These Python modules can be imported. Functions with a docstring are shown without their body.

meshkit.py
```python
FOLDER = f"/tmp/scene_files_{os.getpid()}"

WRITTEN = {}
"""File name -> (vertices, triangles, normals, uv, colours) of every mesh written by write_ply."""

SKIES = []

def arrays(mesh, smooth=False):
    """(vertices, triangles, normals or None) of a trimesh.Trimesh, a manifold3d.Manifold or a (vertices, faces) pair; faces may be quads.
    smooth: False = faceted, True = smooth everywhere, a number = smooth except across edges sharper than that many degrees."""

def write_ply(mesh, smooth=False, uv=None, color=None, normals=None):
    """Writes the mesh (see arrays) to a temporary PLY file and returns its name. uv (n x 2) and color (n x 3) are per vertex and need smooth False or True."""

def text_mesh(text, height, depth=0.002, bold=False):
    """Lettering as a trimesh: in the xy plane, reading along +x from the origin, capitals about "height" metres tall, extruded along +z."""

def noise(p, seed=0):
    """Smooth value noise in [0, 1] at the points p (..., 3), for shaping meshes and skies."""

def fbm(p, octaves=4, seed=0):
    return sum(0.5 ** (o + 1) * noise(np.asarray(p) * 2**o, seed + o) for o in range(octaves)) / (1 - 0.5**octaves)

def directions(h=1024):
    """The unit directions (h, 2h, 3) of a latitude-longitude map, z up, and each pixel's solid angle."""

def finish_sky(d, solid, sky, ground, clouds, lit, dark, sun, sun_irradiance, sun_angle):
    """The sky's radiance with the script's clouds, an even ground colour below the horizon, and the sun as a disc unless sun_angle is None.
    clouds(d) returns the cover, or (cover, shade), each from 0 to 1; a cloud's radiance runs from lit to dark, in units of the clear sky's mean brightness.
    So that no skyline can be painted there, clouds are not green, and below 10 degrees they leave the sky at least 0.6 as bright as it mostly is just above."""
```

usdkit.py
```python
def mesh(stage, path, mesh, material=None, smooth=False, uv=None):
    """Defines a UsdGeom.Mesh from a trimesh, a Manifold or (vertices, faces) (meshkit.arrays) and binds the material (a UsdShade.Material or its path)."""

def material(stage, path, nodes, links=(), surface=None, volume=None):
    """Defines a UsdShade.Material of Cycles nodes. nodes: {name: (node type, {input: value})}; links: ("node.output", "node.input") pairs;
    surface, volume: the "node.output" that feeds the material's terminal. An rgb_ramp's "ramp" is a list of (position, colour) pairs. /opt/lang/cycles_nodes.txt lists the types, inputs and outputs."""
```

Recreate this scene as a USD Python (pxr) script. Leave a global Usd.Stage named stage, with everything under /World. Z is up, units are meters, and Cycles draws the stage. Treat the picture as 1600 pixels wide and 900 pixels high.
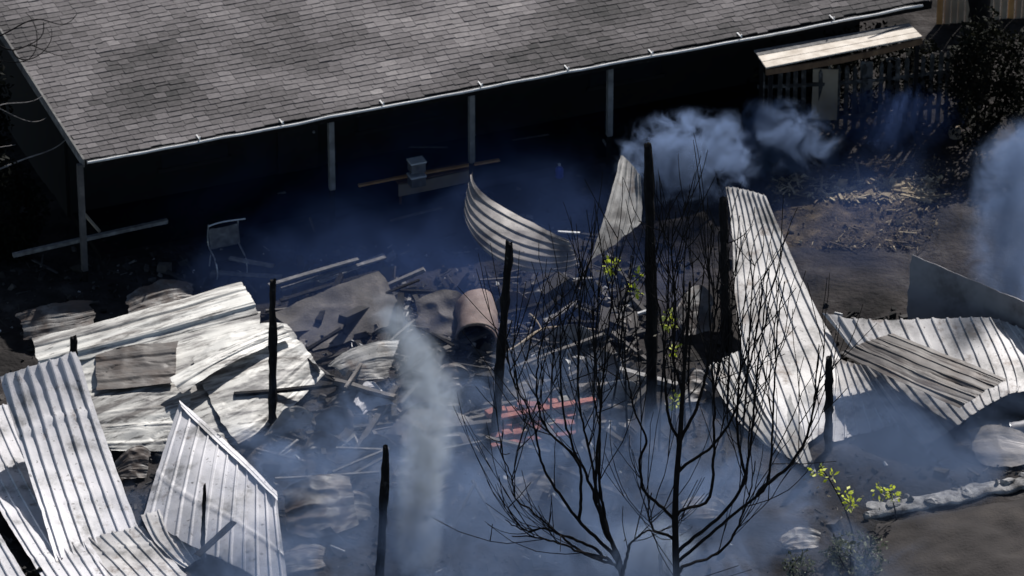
import math, random
import numpy as np, trimesh, usdkit, meshkit
from scipy.interpolate import RectBivariateSpline, CubicSpline, PchipInterpolator, RegularGridInterpolator
from pxr import Usd, UsdGeom, UsdLux, UsdShade, Gf, Sdf, Vt

stage = Usd.Stage.CreateInMemory()
UsdGeom.SetStageUpAxis(stage, UsdGeom.Tokens.z)
UsdGeom.SetStageMetersPerUnit(stage, 1.0)
UsdGeom.Xform.Define(stage, '/World')
UsdGeom.Scope.Define(stage, '/World/Looks')
R = np.random.default_rng(7)
PI = math.pi

# ------------------------------------------------------------------ camera (a helicopter's long lens, 100 m away, 30 degrees down)
DIST, PITCH, HALF = 100.0, math.radians(30), 0.1
CAM = np.array([0, -DIST * math.cos(PITCH), DIST * math.sin(PITCH)])
FWD = np.array([0, math.cos(PITCH), -math.sin(PITCH)])
UPV = np.array([0, math.sin(PITCH), math.cos(PITCH)])
cam = UsdGeom.Camera.Define(stage, '/World/camera')
cam.AddTranslateOp().Set(Gf.Vec3d(*CAM))
cam.AddRotateXYZOp().Set(Gf.Vec3f(90 - math.degrees(PITCH), 0, 0))
cam.CreateHorizontalApertureAttr(36.0)
cam.CreateVerticalApertureAttr(20.25)
cam.CreateFocalLengthAttr(18.0 / HALF)
cam.CreateClippingRangeAttr(Gf.Vec2f(1, 5000))
cam.CreateExposureAttr(0.3)
cam.CreateFStopAttr(4.2)          # the lens is focused a little short, as soft as the photograph
cam.CreateFocusDistanceAttr(60.0)

# ------------------------------------------------------------------ sky and sun (behind the house, a little to the right)
SUN_EL, SUN_AZ = math.radians(43), math.atan2(0.42, 0.91)
SUN = np.array([math.sin(SUN_AZ) * math.cos(SUN_EL), math.cos(SUN_AZ) * math.cos(SUN_EL), math.sin(SUN_EL)])
sky = usdkit.material(stage, '/World/Looks/sky_light', {
    's': ('sky_texture', {'sky_type': 'single_scattering', 'sun_disc': False, 'sun_elevation': SUN_EL, 'sun_rotation': SUN_AZ}),
    'b': ('background_shader', {'strength': 0.05})}, [('s.color', 'b.color')], surface='b.background')
dome = UsdLux.DomeLight.Define(stage, '/World/sky')
dome.GetPrim().SetCustomDataByKey('kind', 'structure')
UsdShade.MaterialBindingAPI.Apply(dome.GetPrim()).Bind(sky)
sun = UsdLux.DistantLight.Define(stage, '/World/sun')
sun.CreateNormalizeAttr(True); sun.CreateIntensityAttr(1.2); sun.CreateAngleAttr(0.5)
sun.CreateColorAttr(Gf.Vec3f(1.0, 0.965, 0.93))
zx = SUN; xx = np.cross([0, 0, 1], zx); xx /= np.linalg.norm(xx); yx = np.cross(zx, xx)
sun.AddTransformOp().Set(Gf.Matrix4d(*xx, 0, *yx, 0, *zx, 0, 0, 0, 0, 1))


# ------------------------------------------------------------------ helpers
def at(px, py, z=0.0):
    """The point at height z that stands behind a place of the 1600 x 900 photograph."""
    d = FWD + np.array([1, 0, 0]) * (px - 800) / 800 * HALF + UPV * (450 - py) / 800 * HALF
    return CAM + d * (z - CAM[2]) / d[2]


def at_y(px, py, y):
    d = FWD + np.array([1, 0, 0]) * (px - 800) / 800 * HALF + UPV * (450 - py) / 800 * HALF
    return CAM + d * (y - CAM[1]) / d[1]


used = {}


def numbered(parent, name):
    k = used.get((parent, name), -1) + 1
    used[(parent, name)] = k
    return name if k == 0 else f'{name}_{k:03d}'


def tag(prim, label=None, cat=None, group=None, kind=None):
    for k, v in (('label', label), ('category', cat), ('group', group), ('kind', kind)):
        if v:
            prim.SetCustomDataByKey(k, v)
    return prim


GROUPS = {'corrugated_sheet': 'corrugated sheets of the collapsed roof', 'crumpled_sheet': 'crumpled sheets of the collapsed roof', 'bent_sheet': 'bent scraps of sheet metal', 'charred_post': 'charred posts of the burnt shed', 'loose_plank': 'loose planks in the rubble', 'scorched_board': 'scorched boards on the ash', 'loose_stick': 'loose sticks in the rubble', 'scorched_sapling': 'scorched saplings with yellow green tufts', 'bare_tree': 'leafless trees', 'leaning_panel': 'panels behind the picket fence', 'carton': 'cartons on the bench', 'smoke_puff': 'smoke puffs', 'smoke_wisp': 'smoke wisps', 'sage_shrub': 'grey green shrubs', 'sheet_scrap': 'dull scraps of burnt roofing'}


def thing(name, label, cat, group=None, loc=None):
    group = group or GROUPS.get(name)
    x = UsdGeom.Xform.Define(stage, '/World/' + numbered('/World', name))
    return tag(x.GetPrim(), label, cat, group)


def obj(name, mesh, mat, parent=None, smooth=False, tone=None, label=None, cat=None, group=None, kind=None):
    up = str(parent.GetPath()) if parent is not None else '/World'
    if parent is None and kind is None:
        group = group or GROUPS.get(name)
    m = usdkit.mesh(stage, up + '/' + numbered(up, name), mesh, '/World/Looks/' + mat, smooth)
    if tone is not None and smooth in (False, True, None):
        UsdGeom.PrimvarsAPI(m).CreatePrimvar('tone', Sdf.ValueTypeNames.FloatArray, 'vertex').Set(Vt.FloatArray.FromNumpy(np.asarray(tone, np.float32)))
    return tag(m.GetPrim(), label, cat, group, kind)


def cat_mesh(ms):
    vs, fs, n = [], [], 0
    for v, f in ms:
        v = np.asarray(v, float); f = np.asarray(f, int)
        if f.shape[1] == 4:
            f = np.vstack([f[:, [0, 1, 2]], f[:, [0, 2, 3]]])
        vs.append(v); fs.append(f + n); n += len(v)
    return np.vstack(vs), np.vstack(fs)


BOXF = np.array([[0, 2, 3, 1], [4, 5, 7, 6], [0, 1, 5, 4], [2, 6, 7, 3], [0, 4, 6, 2], [1, 3, 7, 5]])
BOXC = np.array([[x, y, z] for z in (-1, 1) for y in (-1, 1) for x in (-1, 1)], float)


def frame(d, upish=(0, 0, 1)):
    d = np.asarray(d, float); d = d / np.linalg.norm(d)
    s = np.cross(d, upish)
    if np.linalg.norm(s) < 1e-5:
        s = np.cross(d, (0, 1, 0))
    s /= np.linalg.norm(s)
    return d, s, np.cross(s, d)


def box(c, half, axes=None):
    v = BOXC * np.asarray(half)
    if axes is not None:
        v = v @ np.asarray(axes)
    return v + np.asarray(c), BOXF


def plank(p0, p1, w, t, seed=0, rough=0.0, roll=0.0, n=8):
    """A board from p0 to p1, slightly warped, with broken ends when rough."""
    rr = np.random.default_rng(seed)
    p0, p1 = np.asarray(p0, float), np.asarray(p1, float)
    d, s, u = frame(p1 - p0)
    s, u = s * math.cos(roll) + u * math.sin(roll), u * math.cos(roll) - s * math.sin(roll)
    ts = np.linspace(0, 1, n + 1)
    L = np.linalg.norm(p1 - p0)
    bow = rr.normal(0, 0.005 * L, 2)
    V = []
    for i, q in enumerate(ts):
        c = p0 + (p1 - p0) * q + (s * bow[0] + u * bow[1]) * math.sin(PI * q)
        ww = w * (1 + rr.normal(0, rough)); tt = t * (1 + rr.normal(0, rough))
        jag = (d[None] * rr.normal(0, rough * w * 1.5, (4, 1))) if i in (0, n) else 0
        V.append(np.array([c - s * ww / 2 - u * tt / 2, c + s * ww / 2 - u * tt / 2, c + s * ww / 2 + u * tt / 2, c - s * ww / 2 + u * tt / 2]) + jag)
    F = [[0, 3, 2, 1], [4 * n, 4 * n + 1, 4 * n + 2, 4 * n + 3]]
    for i in range(n):
        a = 4 * i
        for k in range(4):
            F.append([a + k, a + (k + 1) % 4, a + 4 + (k + 1) % 4, a + 4 + k])
    return np.vstack(V), np.array(F)


def tube(pts, radii, sides=6, seed=None, rough=0.0):
    pts = np.asarray(pts, float); n = len(pts)
    radii = np.broadcast_to(np.asarray(radii, float), n)
    rr = np.random.default_rng(seed)
    tan = np.gradient(pts, axis=0)
    V = []
    ref = np.array([0.3, 0.9, 0.1]) if abs(tan[0][2]) > 0.7 * np.linalg.norm(tan[0]) else np.array([0, 0, 1.0])
    for p, d, r in zip(pts, tan, radii):
        d, s, u = frame(d, ref)
        a = np.arange(sides) / sides * 2 * PI
        rad = r * (1 + rr.normal(0, rough, sides)) if rough else np.full(sides, r)
        V.append(p + (np.cos(a) * rad)[:, None] * s + (np.sin(a) * rad)[:, None] * u)
    V = np.vstack(V + [pts[:1], pts[-1:]])
    F = []
    for i in range(n - 1):
        for k in range(sides):
            a, b = i * sides + k, i * sides + (k + 1) % sides
            F += [[a, b, b + sides], [a, b + sides, a + sides]]
    for k in range(sides):
        F += [[n * sides, (k + 1) % sides, k], [n * sides + 1, (n - 1) * sides + k, (n - 1) * sides + (k + 1) % sides]]
    return V, np.array(F)


def curve(pts, n, pchip=False):
    pts = np.asarray(pts, float)
    t = np.r_[0, np.cumsum(np.linalg.norm(np.diff(pts, axis=0), axis=1))]
    if len(pts) < 3:
        return np.linspace(pts[0], pts[-1], n)
    return (PchipInterpolator if pchip else CubicSpline)(t, pts)(np.linspace(0, t[-1], n))


def blob(c, half, seed, amount=0.3, sub=2, freq=1.6):
    m = trimesh.creation.icosphere(subdivisions=sub)
    v = m.vertices * (1 + amount * (meshkit.fbm(m.vertices * freq + seed * 7.3, 3, seed) - 0.5) * 2)[:, None]
    return v * np.asarray(half) + np.asarray(c), np.array(m.faces)


def chunk(c, size, seed):
    """An angular lump: a jittered box, 12 triangles."""
    rr = np.random.default_rng(seed)
    q = trimesh.transformations.random_rotation_matrix(rr.random(3))[:3, :3]
    v = BOXC * (1 + rr.normal(0, 0.18, (8, 3))) * np.asarray(size) / 2
    return v @ q.T + np.asarray(c), BOXF


def sheet(grid, ribs=0, amp=0.035, crumple=0.02, seed=0, thick=0.004, degree=3, rag=0.012, per=16, nv=44, prof='trap', freq=1.1, laps=(), crease=0.0, amp_top=1.0):
    """A corrugated metal sheet through a net of points grid[v][u]; its ribs run along v. Solid, thick metres through."""
    g = np.array([[at(*p) for p in row] for row in grid])
    V0, U0 = g.shape[:2]
    nu = max(ribs * per, 56 if crease else 28) + 1
    vs, us = np.linspace(0, 1, nv), np.linspace(0, 1, nu)
    P = np.stack([RectBivariateSpline(np.linspace(0, 1, V0), np.linspace(0, 1, U0), g[..., k], kx=min(degree, V0 - 1), ky=min(degree, U0 - 1))(vs, us) for k in range(3)], -1)

    def normals(P):
        n = np.cross(np.gradient(P, axis=1), np.gradient(P, axis=0))
        n /= np.maximum(np.linalg.norm(n, axis=-1, keepdims=True), 1e-9)
        return n * np.sign(n[..., 2:3].mean() + 1e-9)
    N = normals(P)
    cr = (meshkit.fbm(P * freq + seed * 3.7, 3, seed) - 0.5) * 2
    cr2 = np.abs(meshkit.noise(P * freq * 2.3 + seed) - 0.5) * 2
    h = crumple * (cr * 1.6 + (0.5 - cr2) * 1.0)
    if ribs:
        x = us * ribs % 1.0
        if prof == 'trap':
            rib = np.clip((0.125 - np.abs(x - 0.5)) / 0.05, 0, 1)
        else:
            rib = 0.5 + 0.5 * np.cos(2 * PI * x)
        h = h + amp * rib[None] * (0.88 + 0.24 * meshkit.noise(P * 0.9 + seed + 40)) * (amp_top + (1 - amp_top) * vs[:, None])
    for lv in laps:
        h = h + 0.02 * np.exp(-((vs[:, None] - lv - 0.012 * np.sin(us[None] * 9)) / 0.012) ** 2)
    if crease:
        uu, vv = np.meshgrid(us, vs)
        q2 = np.stack([uu * 4.6 + seed * 1.3, vv * 0.9 + uu * 1.1, uu * 0], -1)
        f1, f2 = meshkit.fbm(q2, 3, seed + 9), meshkit.fbm(q2 * [1.9, 2.3, 1] + 11, 3, seed + 17)
        rg = np.random.default_rng(seed)
        net = RegularGridInterpolator((np.linspace(0, 1, 6), np.linspace(0, 1, 8)), rg.normal(0, 1, (6, 8)) + np.where(np.arange(8) % 2, .7, -.7)[None])
        w_ = np.clip(np.stack([vv + .22 * (uu - .5) + .05 * (f2 - .5), uu + .16 * (f1 - .5)], -1), 0, 1)
        h = h + crease * (-0.45 * np.exp(-np.abs(f1 - 0.5) / 0.02) + 0.2 * np.exp(-np.abs(f2 - 0.52) / 0.02) + 0.26 * net(w_))
    P = P + N * h[..., None]
    if rag:
        for s, row in ((-1, 0), (1, -1)):
            j = (meshkit.fbm(P[row] * 6 + seed, 3, seed + 3) - 0.5) * rag * 8
            e = P[row] - P[row + (1 if row == 0 else -1)]
            P[row] += e / np.maximum(np.linalg.norm(e, axis=-1, keepdims=True), 1e-9) * j[:, None]
        for col in (0, -1):
            j = (meshkit.fbm(P[:, col] * 5 + seed, 3, seed + 5) - 0.5) * rag * 4
            e = P[:, col] - P[:, col + (1 if col == 0 else -1)]
            P[:, col] += e / np.maximum(np.linalg.norm(e, axis=-1, keepdims=True), 1e-9) * j[:, None]
    N = normals(P)
    A, B = P.reshape(-1, 3), (P - N * thick).reshape(-1, 3)
    idx = np.arange(nv * nu).reshape(nv, nu)
    q = np.stack([idx[:-1, :-1], idx[:-1, 1:], idx[1:, 1:], idx[1:, :-1]], -1).reshape(-1, 4)
    up = np.cross(A[q[0, 1]] - A[q[0, 0]], A[q[0, 3]] - A[q[0, 0]]) @ N.reshape(-1, 3)[q[0, 0]] > 0
    top = q if up else q[:, ::-1]
    M = nv * nu
    F = [top, top[:, ::-1] + M]
    for line in (idx[0], idx[-1][::-1], idx[:, 0][::-1], idx[:, -1]):
        a, b = line[:-1], line[1:]
        s = np.stack([a, b, b + M, a + M], -1)
        F.append(s[:, ::-1] if up else s)
    return np.vstack([A, B]), np.vstack(F)


# ------------------------------------------------------------------ materials
def mat(name, nodes, links, surface=None, volume=None):
    return usdkit.material(stage, '/World/Looks/' + name, nodes, links, surface=surface, volume=volume)


def plain(name, ramp, scale=3.0, rough=0.8, metallic=0.0, bump=0.3, bscale=25, spec=0.3, detail=5, dist=0.02, stretch=(1, 1, 1)):
    """Colour from a noise ramp in world space, fine relief from a second noise."""
    mat(name, {'g': ('geometry', {}), 'm': ('mapping', {'scale': stretch}), 'n': ('noise_texture', {'scale': scale, 'detail': detail, 'roughness': 0.62}), 'r': ('rgb_ramp', {'ramp': ramp}),
               'n2': ('noise_texture', {'scale': bscale, 'detail': 4.0}), 'b': ('bump', {'strength': bump, 'distance': dist}),
               'p': ('principled_bsdf', {'roughness': rough, 'metallic': metallic, 'specular_ior_level': spec})},
        [('g.position', 'm.vector'), ('m.vector', 'n.vector'), ('n.fac', 'r.fac'), ('r.color', 'p.base_color'), ('m.vector', 'n2.vector'), ('n2.fac', 'b.height'), ('b.normal', 'p.normal')], surface='p.BSDF')


def metal(name, light, mid, dark, rust=(0.17, 0.135, 0.115), rust_at=0.62, metallic=0.06, rough=0.55, spot=0.66, stretch=(1.0, 1.0, 1.0), turn=0.0, span=(.36, .46, .575)):
    """Fire-whitened zinc: pale oxide, grey patches, soot spots and a little rust."""
    mat(name, {'g': ('geometry', {}), 'w': ('mapping', {'mapping_type': 'texture', 'rotation': (0, 0, turn), 'scale': stretch}), 'n': ('noise_texture', {'scale': 1.3, 'detail': 6.0, 'roughness': 0.65}),
               'r': ('rgb_ramp', {'ramp': [(span[0], dark), (span[1], mid), (span[2], light), (1.0, light)]}),
               'n2': ('noise_texture', {'scale': 2.4, 'detail': 7.0, 'roughness': 0.7}), 'r2': ('rgb_ramp', {'ramp': [(rust_at - 0.05, (0, 0, 0)), (rust_at + 0.08, (1, 1, 1))]}),
               'x': ('mix_color', {'b': rust}),
               'n3': ('noise_texture', {'scale': 11.0, 'detail': 5.0, 'roughness': 0.6}), 'r3': ('rgb_ramp', {'ramp': [(spot, (0, 0, 0)), (spot + 0.05, (0.75, 0.75, 0.75))]}),
               'x2': ('mix_color', {'b': (0.05, 0.045, 0.042)}),
               'n4': ('noise_texture', {'scale': 30.0, 'detail': 3.0}), 'b': ('bump', {'strength': 0.25, 'distance': 0.01}),
               'p': ('principled_bsdf', {'roughness': rough, 'metallic': metallic, 'specular_ior_level': 0.4})},
        [('g.position', 'w.vector'), ('w.vector', 'n.vector'), ('w.vector', 'n2.vector'), ('w.vector', 'n3.vector'), ('g.position', 'n4.vector'), ('n.fac', 'r.fac'), ('n2.fac', 'r2.fac'), ('r.color', 'x.a'), ('r2.color', 'x.fac'),
         ('x.result', 'x2.a'), ('n3.fac', 'r3.fac'), ('r3.color', 'x2.fac'), ('x2.result', 'p.base_color'), ('n4.fac', 'b.height'), ('b.normal', 'p.normal')], surface='p.BSDF')


def toned(name, ramp, rough=0.85, scale=14.0, amount=0.25, bump=0.4):
    """Colour from the mesh's own tone value, broken up by noise."""
    mat(name, {'a': ('attribute', {'attribute': 'tone'}), 'g': ('geometry', {}), 'n': ('noise_texture', {'scale': scale, 'detail': 4.0}), 'ma': ('math', {'math_type': 'multiply_add', 'value2': amount, 'value3': -amount / 2}),
               'ad': ('math', {'math_type': 'add'}), 'r': ('rgb_ramp', {'ramp': ramp}), 'n2': ('noise_texture', {'scale': 60.0, 'detail': 3.0}), 'b': ('bump', {'strength': bump, 'distance': 0.006}),
               'p': ('principled_bsdf', {'roughness': rough, 'specular_ior_level': 0.25})},
        [('g.position', 'n.vector'), ('n.fac', 'ma.value1'), ('ma.value', 'ad.value1'), ('a.fac', 'ad.value2'), ('ad.value', 'r.fac'), ('r.color', 'p.base_color'), ('g.position', 'n2.vector'), ('n2.fac', 'b.height'), ('b.normal', 'p.normal')], surface='p.BSDF')


plain('soot_soil', [(0.2, (0.008, 0.0075, 0.0075)), (0.42, (0.02, 0.0185, 0.018)), (0.56, (0.036, 0.032, 0.031)), (0.7, (0.07, 0.065, 0.063)), (0.85, (0.16, 0.155, 0.15))], scale=1.1, bump=0.9, bscale=9, dist=0.06, rough=0.95, spec=0.1, detail=8)
plain('litter_soil', [(0.28, (0.014, 0.012, 0.010)), (0.5, (0.045, 0.036, 0.026)), (0.72, (0.13, 0.10, 0.065))], scale=3.5, bump=0.9, bscale=16, dist=0.05, rough=0.95, spec=0.1, detail=8)
plain('path_dirt', [(0.25, (0.03, 0.0275, 0.027)), (0.5, (0.046, 0.042, 0.041)), (0.8, (0.075, 0.066, 0.06))], scale=0.8, bump=0.5, bscale=18, dist=0.03, rough=0.95, spec=0.1, detail=7)
plain('border_stone', [(0.33, (0.04, 0.038, 0.037)), (0.45, (0.17, 0.166, 0.165)), (0.60, (0.33, 0.325, 0.32))], scale=4.5, bump=0.8, bscale=30)
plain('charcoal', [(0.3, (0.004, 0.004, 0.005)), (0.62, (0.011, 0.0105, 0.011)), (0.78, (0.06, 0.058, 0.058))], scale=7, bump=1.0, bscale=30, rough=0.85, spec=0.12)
plain('bark', [(0.3, (0.006, 0.0055, 0.006)), (0.7, (0.016, 0.0145, 0.0145))], scale=9, bump=0.8, bscale=40, rough=0.9, spec=0.1)
plain('grey_bark', [(0.3, (0.13, 0.12, 0.115)), (0.7, (0.30, 0.28, 0.27))], scale=9, bump=0.8, bscale=40, rough=0.9)
plain('grey_timber', [(0.3, (0.09, 0.085, 0.082)), (0.55, (0.17, 0.165, 0.16)), (0.75, (0.3, 0.29, 0.28))], scale=7, bump=0.5, bscale=40, rough=0.85)
plain('pale_timber', [(0.3, (0.45, 0.39, 0.32)), (0.6, (0.66, 0.60, 0.52)), (0.8, (0.74, 0.69, 0.62))], scale=4, bump=0.3, bscale=40, rough=0.7)
plain('brown_timber', [(0.3, (0.08, 0.045, 0.025)), (0.6, (0.17, 0.10, 0.055)), (0.8, (0.28, 0.18, 0.10))], scale=5, bump=0.4, bscale=40, rough=0.7)
plain('orange_timber', [(0.3, (0.55, 0.26, 0.09)), (0.7, (0.75, 0.43, 0.18))], scale=5, bump=0.3, bscale=40, rough=0.6)
plain('fence_timber', [(0.3, (0.02, 0.019, 0.018)), (0.55, (0.06, 0.056, 0.053)), (0.72, (0.22, 0.21, 0.20))], scale=6, bump=0.5, bscale=40, rough=0.85)
plain('white_paint', [(0.3, (0.5, 0.5, 0.49)), (0.7, (0.78, 0.78, 0.77))], scale=4, bump=0.1, bscale=30, rough=0.45, spec=0.5)
plain('sooty_paint', [(0.3, (0.10, 0.10, 0.10)), (0.7, (0.24, 0.24, 0.24))], scale=4, bump=0.2, bscale=30, rough=0.6)
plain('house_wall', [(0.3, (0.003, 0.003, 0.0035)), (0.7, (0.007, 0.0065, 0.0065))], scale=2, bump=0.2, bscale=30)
plain('tan_board', [(0.3, (0.32, 0.25, 0.18)), (0.7, (0.45, 0.37, 0.27))], scale=2, bump=0.2, bscale=30)
plain('red_brick', [(0.3, (0.20, 0.07, 0.055)), (0.55, (0.38, 0.14, 0.11)), (0.75, (0.48, 0.26, 0.21))], scale=8, bump=0.6, bscale=50)
plain('grey_brick', [(0.3, (0.16, 0.15, 0.14)), (0.7, (0.36, 0.34, 0.30))], scale=8, bump=0.6, bscale=50)
plain('rusty_tank', [(0.3, (0.12, 0.09, 0.085)), (0.5, (0.21, 0.155, 0.14)), (0.72, (0.30, 0.25, 0.235))], scale=2.6, bump=0.3, bscale=40, rough=0.7, metallic=0.1)
plain('dull_board', [(0.3, (0.06, 0.056, 0.054)), (0.55, (0.11, 0.10, 0.095)), (0.75, (0.2, 0.18, 0.165))], scale=2.5, bump=0.5, bscale=24)
plain('dark_plastic', [(0.3, (0.006, 0.006, 0.007)), (0.7, (0.016, 0.016, 0.018))], scale=5, rough=0.5)
plain('blue_plastic', [(0.3, (0.03, 0.05, 0.35)), (0.7, (0.06, 0.10, 0.55))], scale=5, rough=0.4, bump=0.1)
plain('bright_steel', [(0.3, (0.5, 0.5, 0.5)), (0.7, (0.75, 0.75, 0.75))], scale=5, rough=0.3, metallic=0.6, bump=0.1)
plain('window_dark', [(0.3, (0.01, 0.01, 0.012)), (0.7, (0.015, 0.015, 0.018))], scale=2, rough=0.1, bump=0.0, spec=0.5)
metal('zinc_white', (0.64, 0.625, 0.64), (0.53, 0.52, 0.53), (0.24, 0.235, 0.235), rust_at=0.64, spot=0.635)
metal('zinc_pale', (0.52, 0.505, 0.495), (0.41, 0.395, 0.385), (0.18, 0.175, 0.17), rust_at=0.59, spot=0.63)
metal('zinc_crumpled', (0.62, 0.61, 0.57), (0.46, 0.45, 0.42), (0.10, 0.095, 0.095), rust=(0.10, 0.088, 0.08), rust_at=0.555, spot=0.60, stretch=(5.0, .8, 1), turn=0.5, span=(.40, .47, .56))
metal('zinc_warm', (0.36, 0.33, 0.31), (0.26, 0.24, 0.225), (0.14, 0.125, 0.12), rust_at=0.62, rough=0.5)
metal('zinc_grey', (0.33, 0.325, 0.315), (0.24, 0.235, 0.225), (0.11, 0.105, 0.10), rust_at=0.6)
metal('zinc_rust', (0.14, 0.128, 0.118), (0.085, 0.075, 0.07), (0.045, 0.04, 0.04), rust=(0.085, 0.066, 0.056), rust_at=0.52, stretch=(2.5, 1, 1), turn=-0.5)
metal('zinc_dark', (0.24, 0.235, 0.245), (0.19, 0.185, 0.195), (0.12, 0.115, 0.12), rust_at=0.75, spot=0.8)
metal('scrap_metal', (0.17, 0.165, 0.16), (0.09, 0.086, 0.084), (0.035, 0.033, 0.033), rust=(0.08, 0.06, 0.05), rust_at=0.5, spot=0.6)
toned('shingle', [(0.0, (0.035, 0.034, 0.034)), (0.3, (0.085, 0.078, 0.079)), (0.55, (0.135, 0.124, 0.126)), (0.8, (0.195, 0.18, 0.18)), (1.0, (0.27, 0.25, 0.245))], amount=0.5)
toned('rubble', [(0.0, (0.008, 0.008, 0.008)), (0.5, (0.04, 0.037, 0.035)), (0.75, (0.12, 0.11, 0.105)), (0.9, (0.26, 0.25, 0.24)), (1.0, (0.6, 0.6, 0.6))])
toned('litter', [(0.0, (0.02, 0.016, 0.013)), (0.5, (0.075, 0.058, 0.042)), (0.8, (0.20, 0.16, 0.10)), (1.0, (0.46, 0.38, 0.25))])


def leafy(name, ramp, trans):
    mat(name, {'a': ('attribute', {'attribute': 'tone'}), 'r': ('rgb_ramp', {'ramp': ramp}), 'p': ('principled_bsdf', {'roughness': 0.7, 'specular_ior_level': 0.12}), 't': ('translucent_bsdf', {}), 'x': ('mix_closure', {'fac': trans})},
        [('a.fac', 'r.fac'), ('r.color', 'p.base_color'), ('r.color', 't.color'), ('p.BSDF', 'x.closure1'), ('t.BSDF', 'x.closure2')], surface='x.closure')


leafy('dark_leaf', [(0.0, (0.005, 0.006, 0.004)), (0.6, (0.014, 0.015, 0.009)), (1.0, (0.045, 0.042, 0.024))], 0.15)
leafy('sage_leaf', [(0.0, (0.05, 0.06, 0.045)), (0.6, (0.12, 0.14, 0.10)), (1.0, (0.24, 0.26, 0.19))], 0.25)
leafy('lime_leaf', [(0.0, (0.34, 0.42, 0.03)), (0.6, (0.62, 0.70, 0.06)), (1.0, (0.85, 0.88, 0.35))], 0.5)
leafy('dry_leaf', [(0.0, (0.10, 0.09, 0.07)), (0.6, (0.26, 0.24, 0.19)), (1.0, (0.5, 0.48, 0.42))], 0.25)


# ------------------------------------------------------------------ ground
def ground_z(x, y):
    p = np.stack([x, y, np.zeros_like(x)], -1)
    return (meshkit.fbm(p * 0.55, 4, 3) - 0.5) * 0.30 + (meshkit.fbm(p * 3.1, 3, 9) - 0.5) * 0.10


def gz(p):
    return float(ground_z(np.array([p[0]]), np.array([p[1]]))[0])


xs = np.linspace(-15, 15, 260); ys = np.linspace(-16, 22, 300)
X, Y = np.meshgrid(xs, ys)
fade = np.clip(np.minimum.reduce([X + 15, 15 - X, Y + 16, 22 - Y]) / 2.0, 0, 1)
Z = ground_z(X, Y) * fade - 0.02 * (1 - fade)
idx = np.arange(X.size).reshape(X.shape)
gf = np.stack([idx[:-1, :-1], idx[:-1, 1:], idx[1:, 1:], idx[1:, :-1]], -1).reshape(-1, 4)
obj('ground', (np.stack([X, Y, Z], -1).reshape(-1, 3), gf), 'soot_soil', smooth=True, kind='structure', label='blackened ash covered ground of the burnt yard')
far = [box(((a + b) / 2, (c + d) / 2, -0.12), ((b - a) / 2, (d - c) / 2, 0.1)) for a, b, c, d in ((-400, -15, -400, 400), (15, 400, -400, 400), (-15, 15, -400, -16), (-15, 15, 22, 400))]
obj('outer_ground', cat_mesh(far), 'litter_soil', kind='structure', label='dry ground around the burnt yard')


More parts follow.
